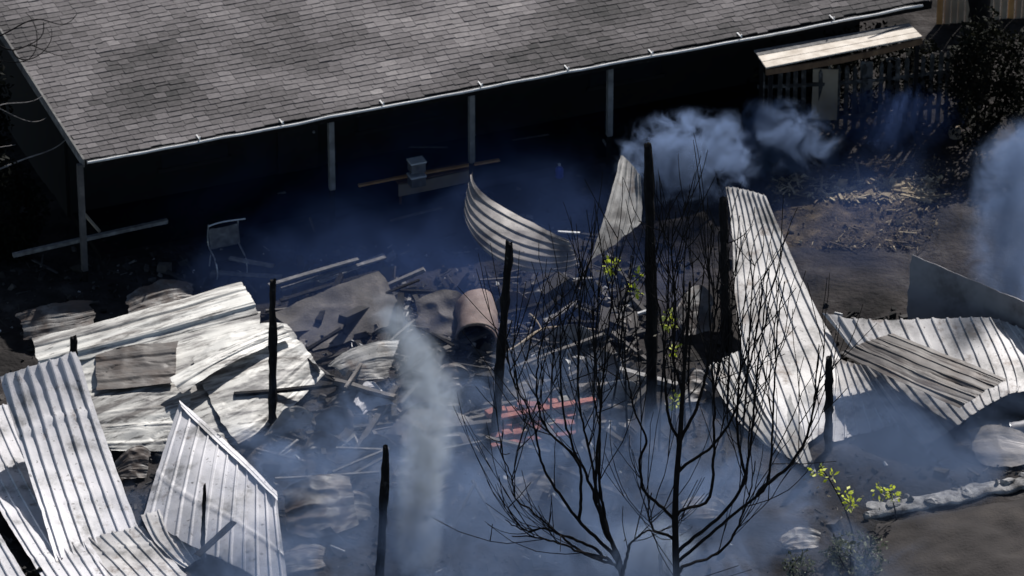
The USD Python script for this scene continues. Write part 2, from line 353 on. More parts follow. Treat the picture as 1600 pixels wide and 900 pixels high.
def patch(name, poly, mat_, lift, label, seed, n=46):
    """A ground sheet over a polygon given as a quad of photograph places, raised above the soil."""
    c = np.array([at(px, py, 0)[:2] for px, py in poly])
    u, v = np.meshgrid(np.linspace(0, 1, n), np.linspace(0, 1, n))
    P = ((1 - u)[..., None] * (1 - v)[..., None] * c[0] + u[..., None] * (1 - v)[..., None] * c[1] + u[..., None] * v[..., None] * c[2] + (1 - u)[..., None] * v[..., None] * c[3])
    z = ground_z(P[..., 0], P[..., 1])
    edge = np.minimum.reduce([u, 1 - u, v, 1 - v]) * 4
    P3 = np.dstack([P, z + lift * np.clip(edge * 2, 0, 1) - 0.06 * (1 - np.clip(edge * 3, 0, 1)) + (meshkit.fbm(np.dstack([P * 1.7, z * 0]), 3, seed) - 0.5) * 0.16 * np.clip(edge, 0, 1)])
    i = np.arange(n * n).reshape(n, n)
    f = np.stack([i[:-1, :-1], i[:-1, 1:], i[1:, 1:], i[1:, :-1]], -1).reshape(-1, 4)
    nn = np.cross(P3[0, 1] - P3[0, 0], P3[1, 0] - P3[0, 0])
    return obj(name, (P3.reshape(-1, 3), f if nn[2] > 0 else f[:, ::-1]), mat_, smooth=True, kind='structure', label=label)


patch('litter_ground', [(1180, 405), (1440, 385), (1470, 240), (1200, 250)], 'litter_soil', 0.05, 'brown unburnt soil strewn with leaf litter below the fence', 5)
patch('dirt_path', [(1340, 1000), (1800, 1000), (1800, 735), (1352, 818)], 'path_dirt', 0.10, 'smooth grey brown dirt path at the bottom right', 6)

# ------------------------------------------------------------------ the house
EZ = 2.7
E0, E1 = at(134, 249, EZ), at(1456, -1, EZ)
ev = (E1 - E0); ev[2] = 0; EL = np.linalg.norm(ev); ev /= EL
bk = np.array([-ev[1], ev[0], 0.0])
RP = math.radians(11)
sl = bk * math.cos(RP) + np.array([0, 0, 1]) * math.sin(RP)
rn = np.cross(ev, sl)
SKEW = 0.07
TL = 6.4


def sag(s, t):
    return (meshkit.fbm(np.array([[s * .45, t * .6, 1.7]]), 2, 12)[0] - .5) * .09 * min(1, t / .8)


def roof_pt(s, t, h=0.0):
    return E0 + ev * (s - SKEW * t) + sl * t + rn * h


house = thing('house', 'low house with grey shingle roof, white gutter and dark verandah', 'house')
axes = np.array([ev, sl, rn])
# the deck of the roof and its fascia
deck = []
c4 = [roof_pt(0, 0, -0.16), roof_pt(EL, 0, -0.16), roof_pt(EL, TL, -0.16), roof_pt(0, TL, -0.16)]
d4 = [roof_pt(0, 0, -0.07), roof_pt(EL, 0, -0.07), roof_pt(EL, TL, -0.07), roof_pt(0, TL, -0.07)]
bs = [roof_pt(EL, TL, 0) + bk * 6.2 - np.array([0, 0, 1.25]), roof_pt(0, TL, 0) + bk * 6.2 - np.array([0, 0, 1.25])]
roof_v = np.array(c4 + d4); roof_f = np.array([[0, 3, 2, 1], [4, 5, 6, 7], [0, 1, 5, 4], [1, 2, 6, 5], [2, 3, 7, 6], [3, 0, 4, 7]])
roof = obj('roof', (roof_v, roof_f), 'dull_board', house)
bv = np.array([roof_pt(0, TL, -0.16), roof_pt(EL, TL, -0.16), bs[0] - [0, 0, .16], bs[1] - [0, 0, .16], roof_pt(0, TL, -0.005), roof_pt(EL, TL, -0.005), bs[0], bs[1]])
obj('back_slope', (bv, roof_f), 'dull_board', roof)
EXP, TABW = 0.155, 0.26
cells = []
row = 0
rr = np.random.default_rng(21)
while row * EXP < TL - 0.15:
    t0 = row * EXP
    s = -0.02 - rr.random() * TABW
    while s < EL + 0.02:
        w = TABW * (1 + rr.normal(0, 0.14))
        a, b = max(s, -0.05), min(s + w - 0.007, EL + 0.05)
        if b - a > 0.06:
            cells.append((a, b, t0))
        s += w
    row += 1


def shingle_mesh(a, b, t0, seed):
    q = np.random.default_rng(seed)
    th = 0.010 + q.random() * 0.006
    lo = t0 - 0.012 + q.normal(0, 0.012)
    hi = t0 + EXP + 0.03
    k = q.normal(0, 0.003, 2)
    v = [roof_pt(a, lo, 0.002), roof_pt(b, lo, 0.002), roof_pt(b, hi, -0.004), roof_pt(a, hi, -0.004),
         roof_pt(a, lo + q.normal(0, .003), 0.006 + th + k[0]), roof_pt(b, lo + q.normal(0, .003), 0.006 + th + k[1]), roof_pt(b, hi, 0.003), roof_pt(a, hi, 0.003)]
    return np.array(v) + rn * np.array([sag(a, t0), sag(b, t0), sag(b, t0 + EXP), sag(a, t0 + EXP)] * 2)[:, None], roof_f


def shingle_tone(a, b, t0, seed):
    q = np.random.default_rng(seed + 99991)
    m = np.array([[(a + b) / 2, t0, 0.0]])
    big = meshkit.fbm(m * [0.33, 0.5, 1] + 4.2, 3, 5)[0]
    mid = meshkit.fbm(m * [1.1, 1.4, 1] + 9.1, 2, 8)[0]
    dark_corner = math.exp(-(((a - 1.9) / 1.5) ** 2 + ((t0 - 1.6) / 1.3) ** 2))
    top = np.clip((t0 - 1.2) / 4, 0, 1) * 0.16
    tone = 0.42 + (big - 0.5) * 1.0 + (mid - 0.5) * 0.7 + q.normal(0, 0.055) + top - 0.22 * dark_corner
    if q.random() < 0.06:
        tone += 0.16
    return float(np.clip(tone, 0.03, 0.97))


order = sorted(range(len(cells)), key=lambda i: cells[i][2] + 0.0 * cells[i][0])
# the 300 that show largest: the courses nearest the eave
first = set(order[:300])
rest, rest_t = [], []
for i, (a, b, t0) in enumerate(cells):
    v, f = shingle_mesh(a, b, t0, i)
    tn = np.full(8, shingle_tone(a, b, t0, i))
    if i in first:
        obj('shingle', (v, f), 'shingle', roof, tone=tn)
    else:
        rest.append((v, f)); rest_t.append(tn)
obj('upper_shingles', cat_mesh(rest), 'shingle', roof, tone=np.concatenate(rest_t), kind='stuff')
# barge board on the left rake, fascia under the eave
m = cat_mesh([box((roof_pt(-0.05, 0, -0.06) + roof_pt(-0.05, TL, -0.06)) / 2, (0.022, np.linalg.norm(roof_pt(0, TL) - roof_pt(0, 0)) / 2 + 0.03, 0.1), np.array([np.cross((roof_pt(0, TL) - roof_pt(0, 0)) / np.linalg.norm(roof_pt(0, TL) - roof_pt(0, 0)), rn), (roof_pt(0, TL) - roof_pt(0, 0)) / np.linalg.norm(roof_pt(0, TL) - roof_pt(0, 0)), rn]))])
obj('barge_board', m, 'grey_timber', house)
obj('fascia', box((roof_pt(0, -0.02, -0.12) + roof_pt(EL, -0.02, -0.12)) / 2, (EL / 2, 0.018, 0.09), axes), 'charcoal', house)
# gutter: an open half-round trough that wavers, with straps
ang = np.linspace(PI * 0.98, PI * 2.08, 9)
prof = [(math.cos(a) * 0.05, math.sin(a) * 0.042) for a in ang] + [(math.cos(a) * 0.042, math.sin(a) * 0.035) for a in ang[::-1]]
ns = 90
GV = []
for i in range(ns + 1):
    s = EL * i / ns * 0.985
    wob = (meshkit.fbm(np.array([[s * 0.8, 2.0, 0]]), 3, 2)[0] - 0.5) * 0.07
    wob2 = (meshkit.fbm(np.array([[s * 0.7, 7.0, 0]]), 3, 4)[0] - 0.5) * 0.05
    c = roof_pt(s, 0, 0) - bk * (0.085 + wob2) - np.array([0, 0, 0.03 - wob])
    GV += [c + bk * px_ + np.array([0, 0, 1]) * pz_ for px_, pz_ in prof]
k = len(prof)
GF = [[i * k + j, i * k + (j + 1) % k, (i + 1) * k + (j + 1) % k, (i + 1) * k + j] for i in range(ns) for j in range(k)]
gutter = obj('gutter', (np.array(GV), np.array(GF)), 'sooty_paint', house, smooth=35)
lip = [np.mean([GV[i * k], GV[i * k + 2 * 9 - 1]], axis=0) + [0, 0, .012] for i in range(ns + 1)]
obj('gutter_lip', tube(lip, .024, 8), 'white_paint', gutter, smooth=50)
for px in (300, 425, 578, 730, 865, 998, 1140, 1290):
    s = (px - 134) / (1456 - 134) * EL
    c = roof_pt(s, 0.02, 0.03) - bk * 0.06
    obj('gutter_strap', cat_mesh([box(c + [0, 0, 0.012], (0.012, 0.11, 0.006), np.array([ev, bk, [0, 0, 1]])), box(c - bk * 0.10 + [0, 0, 0.03], (0.012, 0.008, 0.04), np.array([ev, bk, [0, 0, 1]]))]), 'white_paint', gutter)
# rafters, wall, openings, floor of the verandah
for i in range(19):
    s = 0.3 + i * (EL - 0.6) / 18
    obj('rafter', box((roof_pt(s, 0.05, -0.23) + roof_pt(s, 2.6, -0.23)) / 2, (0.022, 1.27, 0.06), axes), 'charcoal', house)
axh = np.array([ev, bk, [0, 0, 1]])
wall_c = E0 + ev * (EL / 2) + bk * 2.5
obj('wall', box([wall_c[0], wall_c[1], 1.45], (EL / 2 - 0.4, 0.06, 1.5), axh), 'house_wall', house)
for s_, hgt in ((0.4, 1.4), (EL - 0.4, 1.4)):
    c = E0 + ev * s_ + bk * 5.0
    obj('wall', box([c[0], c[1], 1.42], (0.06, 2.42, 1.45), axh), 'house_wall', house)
for s_, w_ in ((3.0, 0.7), (7.4, 0.9), (12.4, 0.8)):
    c = E0 + ev * s_ + bk * 2.42
    wn = obj('window', box([c[0], c[1], 1.35], (w_, 0.02, 0.55), axh), 'window_dark', house)
    for dz in (-0.59, 0.59):
        obj('window_frame', box([c[0], c[1], 1.35 + dz] - bk * 0.01, (w_ + 0.07, 0.03, 0.04), axh), 'dark_plastic', wn)
c = E0 + ev * 5.2 + bk * 2.42
dr = obj('door', box([c[0], c[1], 1.05], (0.43, 0.022, 1.03), axh), 'dark_plastic', house)
obj('handle', blob(c + ev * 0.33 - bk * 0.05 - [0, 0, c[2] - 1.0], (0.03, 0.03, 0.03), 1, 0.05, 1), 'zinc_dark', dr)
c = E0 + ev * (EL / 2) + bk * 1.55
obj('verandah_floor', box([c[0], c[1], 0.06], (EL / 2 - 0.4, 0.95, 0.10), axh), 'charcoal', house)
for i, px in enumerate((113, 505, 722, 940)):
    s = (px - 134) / (1456 - 134) * EL
    c = E0 + ev * max(s, -0.12) + bk * (0.16 if i else 0.02)
    base = 0.9 if i else 0.25
    po = obj('verandah_post', box([c[0], c[1], (EZ - 0.1 + base) / 2], (0.054, 0.054, (EZ - 0.1 - base) / 2), axh), 'sooty_paint' if i else 'dull_board', house, label='weathered grey corner post' if i == 0 else None)
    v, f = plank([c[0], c[1], -0.1], [c[0], c[1], base - 0.002], 0.106, 0.106, seed=i, rough=0.03)
    obj('charred_foot', (v, f), 'charcoal', po)

for px, py, w_, lb in ((215, 262, .3, 'dim crate on the verandah near its left corner'), (415, 232, .34, 'dim crate on the verandah left of the second post'), (590, 205, .28, 'dim crate on the verandah between the white posts')):
    cr = thing('wooden_crate', lb, 'crate', 'crates on the verandah')
    c = at(px, py, .35)
    for sy in (-1, 1):
        for dz in (-.17, 0, .17):
            obj('slat', box(c + bk * .2 * sy + [0, 0, dz], (w_, .012, .065), axh), 'dull_board', cr)
    for sx in (-1, 1):
        obj('end_panel', box(c + ev * (w_ - .015) * sx, (.012, .185, .24), axh), 'dull_board', cr)
    obj('lid', box(c + [0, 0, .255], (w_ + .02, .22, .012), axh), 'dull_board', cr)

# awning with a pale top in front of the far end of the eave, on posts
aw = thing('awning', 'low awning with pale sunlit boards in front of the picket fence', 'awning')
AZ = 2.42
q = [at(1178, 78, AZ), at(1420, 36, AZ), at(1441, 57, AZ), at(1197, 106, AZ)]
for i in range(6):
    f0, f1 = i / 6 + 0.006, (i + 1) / 6 - 0.006
    p = [q[0] + (q[3] - q[0]) * f0, q[1] + (q[2] - q[1]) * f0, q[1] + (q[2] - q[1]) * f1, q[0] + (q[3] - q[0]) * f1]
    dz = np.array([0, 0, 0.006 * (i % 2)])
    v = np.array([x - [0, 0, 0.03] + dz for x in p] + [x + dz for x in p])
    obj('board', (v, roof_f[:, ::-1]), 'pale_timber' if i > 1 else 'grey_timber', aw)
obj('front_beam', plank(q[3] - [0, 0, 0.1], q[2] - [0, 0, 0.1], 0.05, 0.12, 3), 'brown_timber', aw)
for p in (q[3] + (q[2] - q[3]) * 0.03, q[3] + (q[2] - q[3]) * 0.97, q[0] + (q[1] - q[0]) * 0.05):
    obj('post', plank([p[0], p[1], -0.1], [p[0], p[1], AZ - 0.17], 0.08, 0.08, 5), 'charcoal', aw)
obj('branch_stub', tube(curve([at(1375, 38, 2.32), at(1372, 46, 2.3), at(1385, 52, 2.24)], 6), [0.05, 0.06, 0.06, 0.05, 0.05, 0.04], 6, 2, 0.1), 'charcoal', aw)

# picket fence
fe = thing('picket_fence', 'dark timber picket fence below the pale awning', 'fence')
f0, f1 = at(1182, 214, 0), at(1484, 188, 0)
fd = (f1 - f0) / np.linalg.norm(f1 - f0)
fn = np.array([-fd[1], fd[0], 0])
FLn = np.linalg.norm(f1 - f0)
nP = 23
for i in range(nP):
    if i in (6, 13):
        continue
    c = f0 + fd * FLn * (i + 0.5) / nP
    hh = 1.5 + R.normal(0, 0.03) + (0.12 if i > 15 else 0)
    lean = fd * R.normal(0, 0.012) * hh
    a = [c - fd * 0.045, c + fd * 0.045]
    w = 0.04 + 0.012 * R.random()
    v, f = [], None
    top = hh
    for z_, ww in ((-0.1, w), (top - 0.07, w), (top, 0.012)):
        for dd in (-0.017, 0.017):
            for sgn in (-1, 1):
                v.append(c + lean * max(z_, 0) / hh + fd * sgn * ww + fn * dd + [0, 0, z_])
    F = []
    for k_ in (0, 4):
        a0, b0, c0, d0 = k_, k_ + 1, k_ + 3, k_ + 2
        for p_, q_ in ((a0, b0), (b0, c0), (c0, d0), (d0, a0)):
            F.append([p_, q_, q_ + 4, p_ + 4])
    F += [[8, 9, 11, 10], [0, 2, 3, 1]]
    obj('picket', (np.array(v), np.array(F)), 'fence_timber', fe)
for z_ in (0.35, 1.15):
    obj('rail', plank(f0 + fn * 0.035 + [0, 0, z_], f1 + fn * 0.035 + [0, 0, z_], 0.04, 0.08, 3), 'fence_timber', fe)
for px, py, w_, h_, mm, lb in ((1290, 128, 0.52, 0.42, 'tan_board', 'dull tan panel leaning behind the fence, left of the others'), (1354, 118, 0.26, 0.45, 'grey_timber', 'small grey panel leaning behind the middle of the fence'), (1392, 110, 0.2, 0.42, 'grey_timber', 'narrow grey panel behind the fence, right of the small grey one'), (1426, 100, 0.28, 0.55, 'tan_board', 'upright tan panel behind the right end of the fence')):
    c = at(px, py, 1.2)
    tag(obj('leaning_panel', plank(c + [0, 0.05, -0.9], c + [0, 0.1, h_ * 0.6], w_, 0.03, int(px), 0.01, roll=PI / 2 if False else 0, n=3), mm), lb, 'panel')
# sawn block beside the hedge
tag(obj('tree_stump', blob(at(1493, 208, 0.1), (0.14, 0.13, 0.2), 4, 0.2), 'tan_board'), 'pale stump at the foot of the dark hedge', 'stump')

# ------------------------------------------------------------------ metal sheets
SH = []


def add_sheet(name, label, mat_, grid, cat='metal sheet', group=None, **kw):
    v, f = sheet(grid, seed=len(SH) + 11, **kw)
    SH.append(name)
    return obj(name, (v, f), mat_, smooth=22 if kw.get('crease') else 50, label=label, cat=cat, group=group)


add_sheet('corrugated_sheet', 'tall ribbed white sheet leaning up at the far left beside the charred stub', 'zinc_white', [[(0, 588, 1.95), (60, 569, 1.95), (118, 549, 1.95)], [(12, 632, 1.58), (75, 614, 1.58), (134, 594, 1.58)], [(42, 730, .92), (104, 712, .90), (166, 690, .92)], [(88, 878, .2), (152, 853, .18), (217, 826, .25)]], ribs=7, amp=0.035, amp_top=1.5, crumple=0.010, laps=(.5, .84))
add_sheet('corrugated_sheet', 'white ribbed sheet under the tall leaning one at the left edge', 'zinc_white', [[(-70, 640, .75), (30, 630, .8)], [(-15, 770, .45), (95, 770, .4)], [(85, 930, .08), (190, 925, .08)]], ribs=6, amp=0.03, crumple=0.010, laps=(.35, .6, .83))
add_sheet('corrugated_sheet', 'ribbed sheet corner showing at the bottom left beyond a black gap', 'zinc_white', [[(-110, 780, .5), (-12, 815, .5)], [(-60, 940, .2), (70, 950, .2)]], ribs=6, amp=0.03, crumple=0.01)
add_sheet('corrugated_sheet', 'low ribbed sheet running off the bottom edge between two leaning sheets', 'zinc_pale', [[(112, 846, .22), (222, 822, .3)], [(165, 900, .12), (275, 880, .12)], [(210, 955, .02), (320, 930, .02)]], ribs=6, amp=0.025, crumple=0.02, laps=(.2,))
pk = add_sheet('bent_sheet', 'peaked white ribbed sheet with a bent ridge along its top, near the bottom left', 'zinc_white', [[(281, 630, 1.15), (330, 674, 1.08), (385, 724, .95), (432, 772, .82)], [(252, 715, .75), (312, 762, .78), (380, 802, .66), (441, 848, .48)], [(224, 806, .38), (300, 852, .3), (378, 890, .22), (454, 935, .1)]], ribs=11, amp=0.024, crumple=0.012, laps=(.62,))
obj('ridge_flashing', sheet([[(279, 625, 1.18), (284, 637, 1.18)], [(330, 668, 1.11), (332, 684, 1.09)], [(385, 720, .98), (386, 735, .96)], [(433, 768, .85), (434, 781, .83)]], ribs=1, amp=0.008, crumple=0.012, seed=77), 'zinc_white', pk, smooth=50)
add_sheet('folded_sheet', 'small creased ribbed sheet folded at the foot of the peaked one', 'zinc_pale', [[(221, 806, .45), (310, 780, .5)], [(245, 850, .25), (318, 830, .3)], [(288, 888, .04), (322, 868, .05)]], ribs=5, amp=0.03, crumple=0.03)
# the heap of crumpled pale sheets
add_sheet('crumpled_sheet', 'long pale sheet along the top of the crumpled heap at left', 'zinc_crumpled', [[(50, 528, .95), (56, 552, .9), (62, 578, .75)], [(210, 488, 1.02), (220, 510, .98), (232, 536, .8)], [(378, 440, 1.0), (390, 462, .98), (405, 490, .8)]], ribs=2, amp=0.03, crumple=0.015, degree=2, crease=.03)
add_sheet('crumpled_sheet', 'broad crumpled grey sheet in the middle of the left heap', 'zinc_crumpled', [[(70, 566, .7), (105, 630, .4), (160, 702, .1)], [(235, 522, .82), (265, 600, .55), (285, 690, .15)], [(405, 486, .8), (400, 570, .55), (372, 696, .08)]], ribs=5, amp=.012, crumple=0.012, freq=1.2, nv=70, crease=.06)
add_sheet('crumpled_sheet', 'pale crumpled sheet at the right end of the heap behind the charred post', 'zinc_crumpled', [[(300, 560, .75), (335, 640, .4), (372, 694, .12)], [(380, 512, .9), (415, 590, .5), (440, 650, .12)], [(448, 506, .8), (478, 545, .5), (506, 585, .18)]], ribs=4, amp=.012, crumple=0.01, freq=1.2, nv=60, crease=.045)
add_sheet('crumpled_sheet', 'whitish creased sheet at the lower edge of the left heap', 'zinc_crumpled', [[(135, 615, .55), (150, 660, .4), (172, 704, .16)], [(215, 605, .62), (225, 650, .45), (240, 705, .12)], [(300, 600, .6), (290, 650, .4), (270, 700, .08)]], ribs=4, amp=.012, crumple=0.01, freq=1.2, crease=.04)
add_sheet('rusty_sheet', 'brown rusted sheet lying on the left crumpled heap', 'zinc_rust', [[(148, 548, .80), (150, 578, .70), (152, 612, .62)], [(212, 540, .86), (214, 570, .78), (216, 604, .70)], [(278, 533, .90), (275, 565, .80), (272, 598, .70)]], ribs=2, amp=0.02, crumple=0.02, crease=.04)
add_sheet('crumpled_sheet', 'narrow bent strip of sheet across the right of the left heap', 'zinc_crumpled', [[(265, 590, .88), (285, 615, .75)], [(360, 540, .95), (372, 562, .84)], [(440, 505, .88), (455, 530, .72)]], ribs=1, amp=0.02, crumple=0.02, crease=.03)
# the curved one, the upright one, those on the right
add_sheet('curved_sheet', 'curved warm grey corrugated sheet curled up in front of the verandah', 'zinc_warm', [[(738, 270, 1.6), (731, 300, 1.35), (726, 332, 1.1)], [(762, 308, 1.3), (745, 345, 1.05), (742, 374, .85)], [(812, 338, 1.05), (795, 380, .85), (782, 409, .66)], [(855, 360, .98), (850, 395, .75), (842, 426, .5)], [(888, 375, .92), (897, 395, .68), (906, 415, .45)]], ribs=6, amp=0.025, crumple=0.012)
add_sheet('upright_sheet', 'pointed pale grey sheet standing just left of the tall charred trunk', 'zinc_grey', [[(970, 243, 1.95), (985, 255, 1.92), (1001, 276, 1.85)], [(948, 325, 1.5), (976, 320, 1.5), (1003, 318, 1.5)], [(923, 406, .95), (962, 380, 1.1), (1001, 348, 1.3)]], ribs=4, amp=0.018, crumple=0.02, crease=.015)
add_sheet('flap_sheet', 'tall bright sheet sweeping up to a narrow top on the right', 'zinc_pale', [[(1134, 292, 1.9), (1165, 297, 1.9), (1197, 306, 1.85)], [(1146, 400, 1.35), (1190, 405, 1.3), (1242, 412, 1.25)], [(1152, 500, .85), (1215, 512, .78), (1288, 506, .72)], [(1176, 600, .42), (1245, 592, .4), (1314, 562, .4)], [(1228, 700, .1), (1265, 690, .1), (1302, 660, .1)]], ribs=8, amp=0.03, crumple=0.010, laps=(.33,))
add_sheet('twisted_sheet', 'dull ribbed sheet under the bright sweeping one, behind the bare branches', 'zinc_grey', [[(1108, 572, .5), (1192, 530, .6)], [(1140, 640, .22), (1235, 620, .3)], [(1195, 695, .05), (1275, 738, .05)]], ribs=6, amp=0.035, crumple=0.02)
add_sheet('corrugated_sheet', 'broad ribbed sheet spread out at the right edge', 'zinc_pale', [[(1283, 487, .92), (1390, 500, .9), (1500, 497, .95), (1570, 503, .85), (1650, 545, .6)], [(1345, 565, .5), (1440, 592, .5), (1535, 578, .58), (1610, 572, .55), (1700, 600, .4)], [(1440, 697, .12), (1498, 664, .25), (1552, 628, .42), (1615, 610, .45), (1720, 650, .3)]], ribs=19, amp=0.03, crumple=0.010)
add_sheet('corrugated_sheet', 'ribbed sheet piece behind the short charred post on the right', 'zinc_pale', [[(1290, 556, .42), (1350, 572, .46)], [(1296, 630, .18), (1382, 620, .22)], [(1290, 694, .02), (1414, 659, .03)]], ribs=6, amp=0.03, crumple=0.012)
add_sheet('dark_flap', 'dark rusty flap folded over the broad ribbed sheet at right', 'zinc_rust', [[(1396, 522, 1.02), (1355, 534, .98), (1312, 550, .86)], [(1486, 556, 1.08), (1450, 576, 1.05), (1408, 598, .96)], [(1573, 591, 1.0), (1540, 612, .98), (1500, 638, .88)]], ribs=5, amp=0.02, crumple=0.03, crease=.03)
add_sheet('plain_panel', 'smooth dark grey panel standing at the right edge with a lit top edge', 'zinc_dark', [[(1425, 398, 1.35), (1420, 450, .75), (1419, 503, .1)], [(1510, 434, 1.32), (1510, 480, .75), (1510, 520, .2)], [(1625, 482, 1.28), (1625, 520, .75), (1625, 545, .3)]], ribs=0, crumple=0.01, thick=0.02)
# middle rubble
add_sheet('charred_board', 'large dull brown board sloping behind the charred post of the heap', 'dull_board', [[(425, 486, .42), (505, 455, .5), (592, 424, .6)], [(455, 515, .25), (545, 485, .34), (612, 455, .42)], [(490, 548, .06), (565, 525, .12), (630, 500, .16)]], cat='board', crumple=0.06, thick=0.03)
add_sheet('bent_sheet', 'bent greenish grey sheet right of the left heap', 'zinc_grey', [[(512, 570, .4), (545, 592, .15)], [(560, 540, .55), (580, 592, .18)], [(622, 532, .5), (606, 588, .2)]], ribs=0, crumple=0.05, crease=.022, rag=.03)
add_sheet('bent_sheet', 'grey sheet scrap leaning left of the rusty barrel', 'dull_board', [[(650, 470, .5), (655, 520, .15)], [(690, 455, .6), (700, 525, .2)], [(722, 462, .55), (728, 530, .1)]], ribs=0, crumple=0.08)
add_sheet('bent_sheet', 'grey sheet scrap half hidden in the white smoke', 'scrap_metal', [[(600, 680, .2), (640, 640, .5)], [(660, 700, .15), (700, 640, .45)], [(735, 690, .1), (742, 660, .25)]], ribs=0, crumple=0.05)
add_sheet('bent_sheet', 'pale torn scrap catching the sun left of the smoke column', 'zinc_white', [[(552, 628, .25), (568, 648, .12)], [(575, 596, .42), (592, 634, .2)], [(596, 612, .4), (618, 632, .25)]], ribs=0, crumple=0.03, rag=0.04, crease=.04)
add_sheet('crumpled_sheet', 'purplish crumpled mound of sheet right of the peaked sheet', 'scrap_metal', [[(440, 765, .4), (450, 830, .1)], [(490, 742, .7), (500, 840, .15)], [(545, 745, .55), (560, 820, .1)]], ribs=0, crumple=0.06, freq=1.6, crease=.03)
add_sheet('bent_sheet', 'beige buckled scrap near the right edge above the path', 'zinc_warm', [[(1512, 672, .4), (1530, 722, .1)], [(1560, 665, .5), (1568, 728, .12)], [(1625, 690, .3), (1620, 718, .15)]], ribs=0, crumple=0.035, crease=.008, rag=.03)
add_sheet('bent_sheet', 'dull buckled scrap lying behind the left end of the heap', 'scrap_metal', [[(28, 490, .5), (40, 530, .2)], [(80, 475, .6), (95, 520, .3)], [(140, 470, .5), (150, 505, .3)]], ribs=0, crumple=0.03, crease=.035, rag=.04)
add_sheet('bent_sheet', 'dim grey scrap behind the top of the left heap', 'scrap_metal', [[(195, 465, .5), (205, 495, .3)], [(250, 440, .6), (262, 480, .35)], [(300, 445, .4), (305, 470, .3)]], ribs=0, crumple=0.03, crease=.035, rag=.04)

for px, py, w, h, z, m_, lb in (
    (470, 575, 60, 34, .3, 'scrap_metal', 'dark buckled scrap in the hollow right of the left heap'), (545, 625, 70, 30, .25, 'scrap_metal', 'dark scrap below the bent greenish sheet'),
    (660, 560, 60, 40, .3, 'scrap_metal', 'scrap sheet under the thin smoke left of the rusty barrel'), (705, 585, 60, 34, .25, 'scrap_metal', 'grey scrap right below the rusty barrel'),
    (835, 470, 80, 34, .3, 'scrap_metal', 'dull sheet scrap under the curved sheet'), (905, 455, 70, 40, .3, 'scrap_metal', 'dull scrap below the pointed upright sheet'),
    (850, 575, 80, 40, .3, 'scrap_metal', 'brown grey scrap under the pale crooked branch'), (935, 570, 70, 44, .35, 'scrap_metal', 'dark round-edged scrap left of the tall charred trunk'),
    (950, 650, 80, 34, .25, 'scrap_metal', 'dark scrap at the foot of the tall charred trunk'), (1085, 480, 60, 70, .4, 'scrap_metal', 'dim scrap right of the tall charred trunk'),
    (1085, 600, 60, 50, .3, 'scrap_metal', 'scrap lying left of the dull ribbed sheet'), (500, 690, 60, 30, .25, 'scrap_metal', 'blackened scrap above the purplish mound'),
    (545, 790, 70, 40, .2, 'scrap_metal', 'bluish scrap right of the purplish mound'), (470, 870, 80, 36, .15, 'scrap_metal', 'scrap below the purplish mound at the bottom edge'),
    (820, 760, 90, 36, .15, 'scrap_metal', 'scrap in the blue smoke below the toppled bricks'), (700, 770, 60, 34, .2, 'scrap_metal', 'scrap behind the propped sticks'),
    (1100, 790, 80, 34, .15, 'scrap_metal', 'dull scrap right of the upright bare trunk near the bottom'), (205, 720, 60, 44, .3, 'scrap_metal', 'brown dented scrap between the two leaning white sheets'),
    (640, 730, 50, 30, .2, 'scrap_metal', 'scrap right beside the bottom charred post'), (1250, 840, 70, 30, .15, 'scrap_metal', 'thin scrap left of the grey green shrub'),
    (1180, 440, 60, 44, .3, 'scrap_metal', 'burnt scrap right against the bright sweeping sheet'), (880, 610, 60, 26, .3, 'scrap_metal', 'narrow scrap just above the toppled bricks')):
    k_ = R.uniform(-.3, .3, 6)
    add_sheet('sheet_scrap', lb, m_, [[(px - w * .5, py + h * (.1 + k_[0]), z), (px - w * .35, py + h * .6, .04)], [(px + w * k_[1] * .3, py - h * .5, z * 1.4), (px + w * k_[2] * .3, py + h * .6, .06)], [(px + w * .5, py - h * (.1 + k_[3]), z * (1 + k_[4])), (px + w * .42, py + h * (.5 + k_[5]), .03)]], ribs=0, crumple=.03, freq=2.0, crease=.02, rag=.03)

# ------------------------------------------------------------------ charred posts
def post(label, foot, head, r, seed, name='charred_post', cat='post', square=True, top_z=None):
    """A burnt post that stands on the ground at photograph place foot and reaches up to place head."""
    a = at(*foot, 0.0); a[2] = gz(a) - 0.15
    b = at_y(*head, at(*foot, 0.0)[1] + 0.0)
    pts = curve([a, (a + b) / 2 + R.normal(0, r * 0.25, 3), b], 22)
    rad = np.linspace(r * 1.15, r * (0.95 if square else 0.75), 22) * (1 + (meshkit.noise(np.stack([np.arange(22) * .6, np.full(22, seed), np.zeros(22)], -1)) - .5) * .3)
    rad[-1] *= .82
    v, f = tube(pts, rad, 7 if square else 9, seed, 0.13)
    v[-7:] += R.normal(0, r * .4, (7, 3)) * [.2, .2, 1.2]
    m = (v, f)
    return tag(obj(name, m, 'charcoal'), label, cat)


post('straight charred post standing in front of the left heap', (426, 668), (426, 438), 0.075, 1)
post('tall charred post leaning beside the rusty barrel', (772, 690), (796, 378), 0.08, 2)
post('charred post left of the smoke column at the bottom edge', (590, 935), (603, 697), 0.075, 3)
post('short charred post in front of the ribbed sheets on the right', (1294, 700), (1295, 558), 0.075, 4)
post('charred stub poking up behind the tall leaning sheet at left', (116, 640), (115, 527), 0.075, 5)
post('charred stake between the bright sweeping sheet and the tall trunk', (1135, 545), (1130, 310), 0.09, 6)
post('thin bent stake in front of the peaked sheet', (316, 880), (320, 758), 0.035, 7)
post('small stake between the two bare trees at the bottom edge', (1031, 905), (1031, 866), 0.04, 8)
post('tall thick charred trunk in the middle of the yard', (1018, 668), (1012, 225), 0.105, 9, 'dead_tree', 'tree', False)
post('dim slanted stake in the smoke by the fence', (1135, 330), (1118, 262), 0.03, 10)

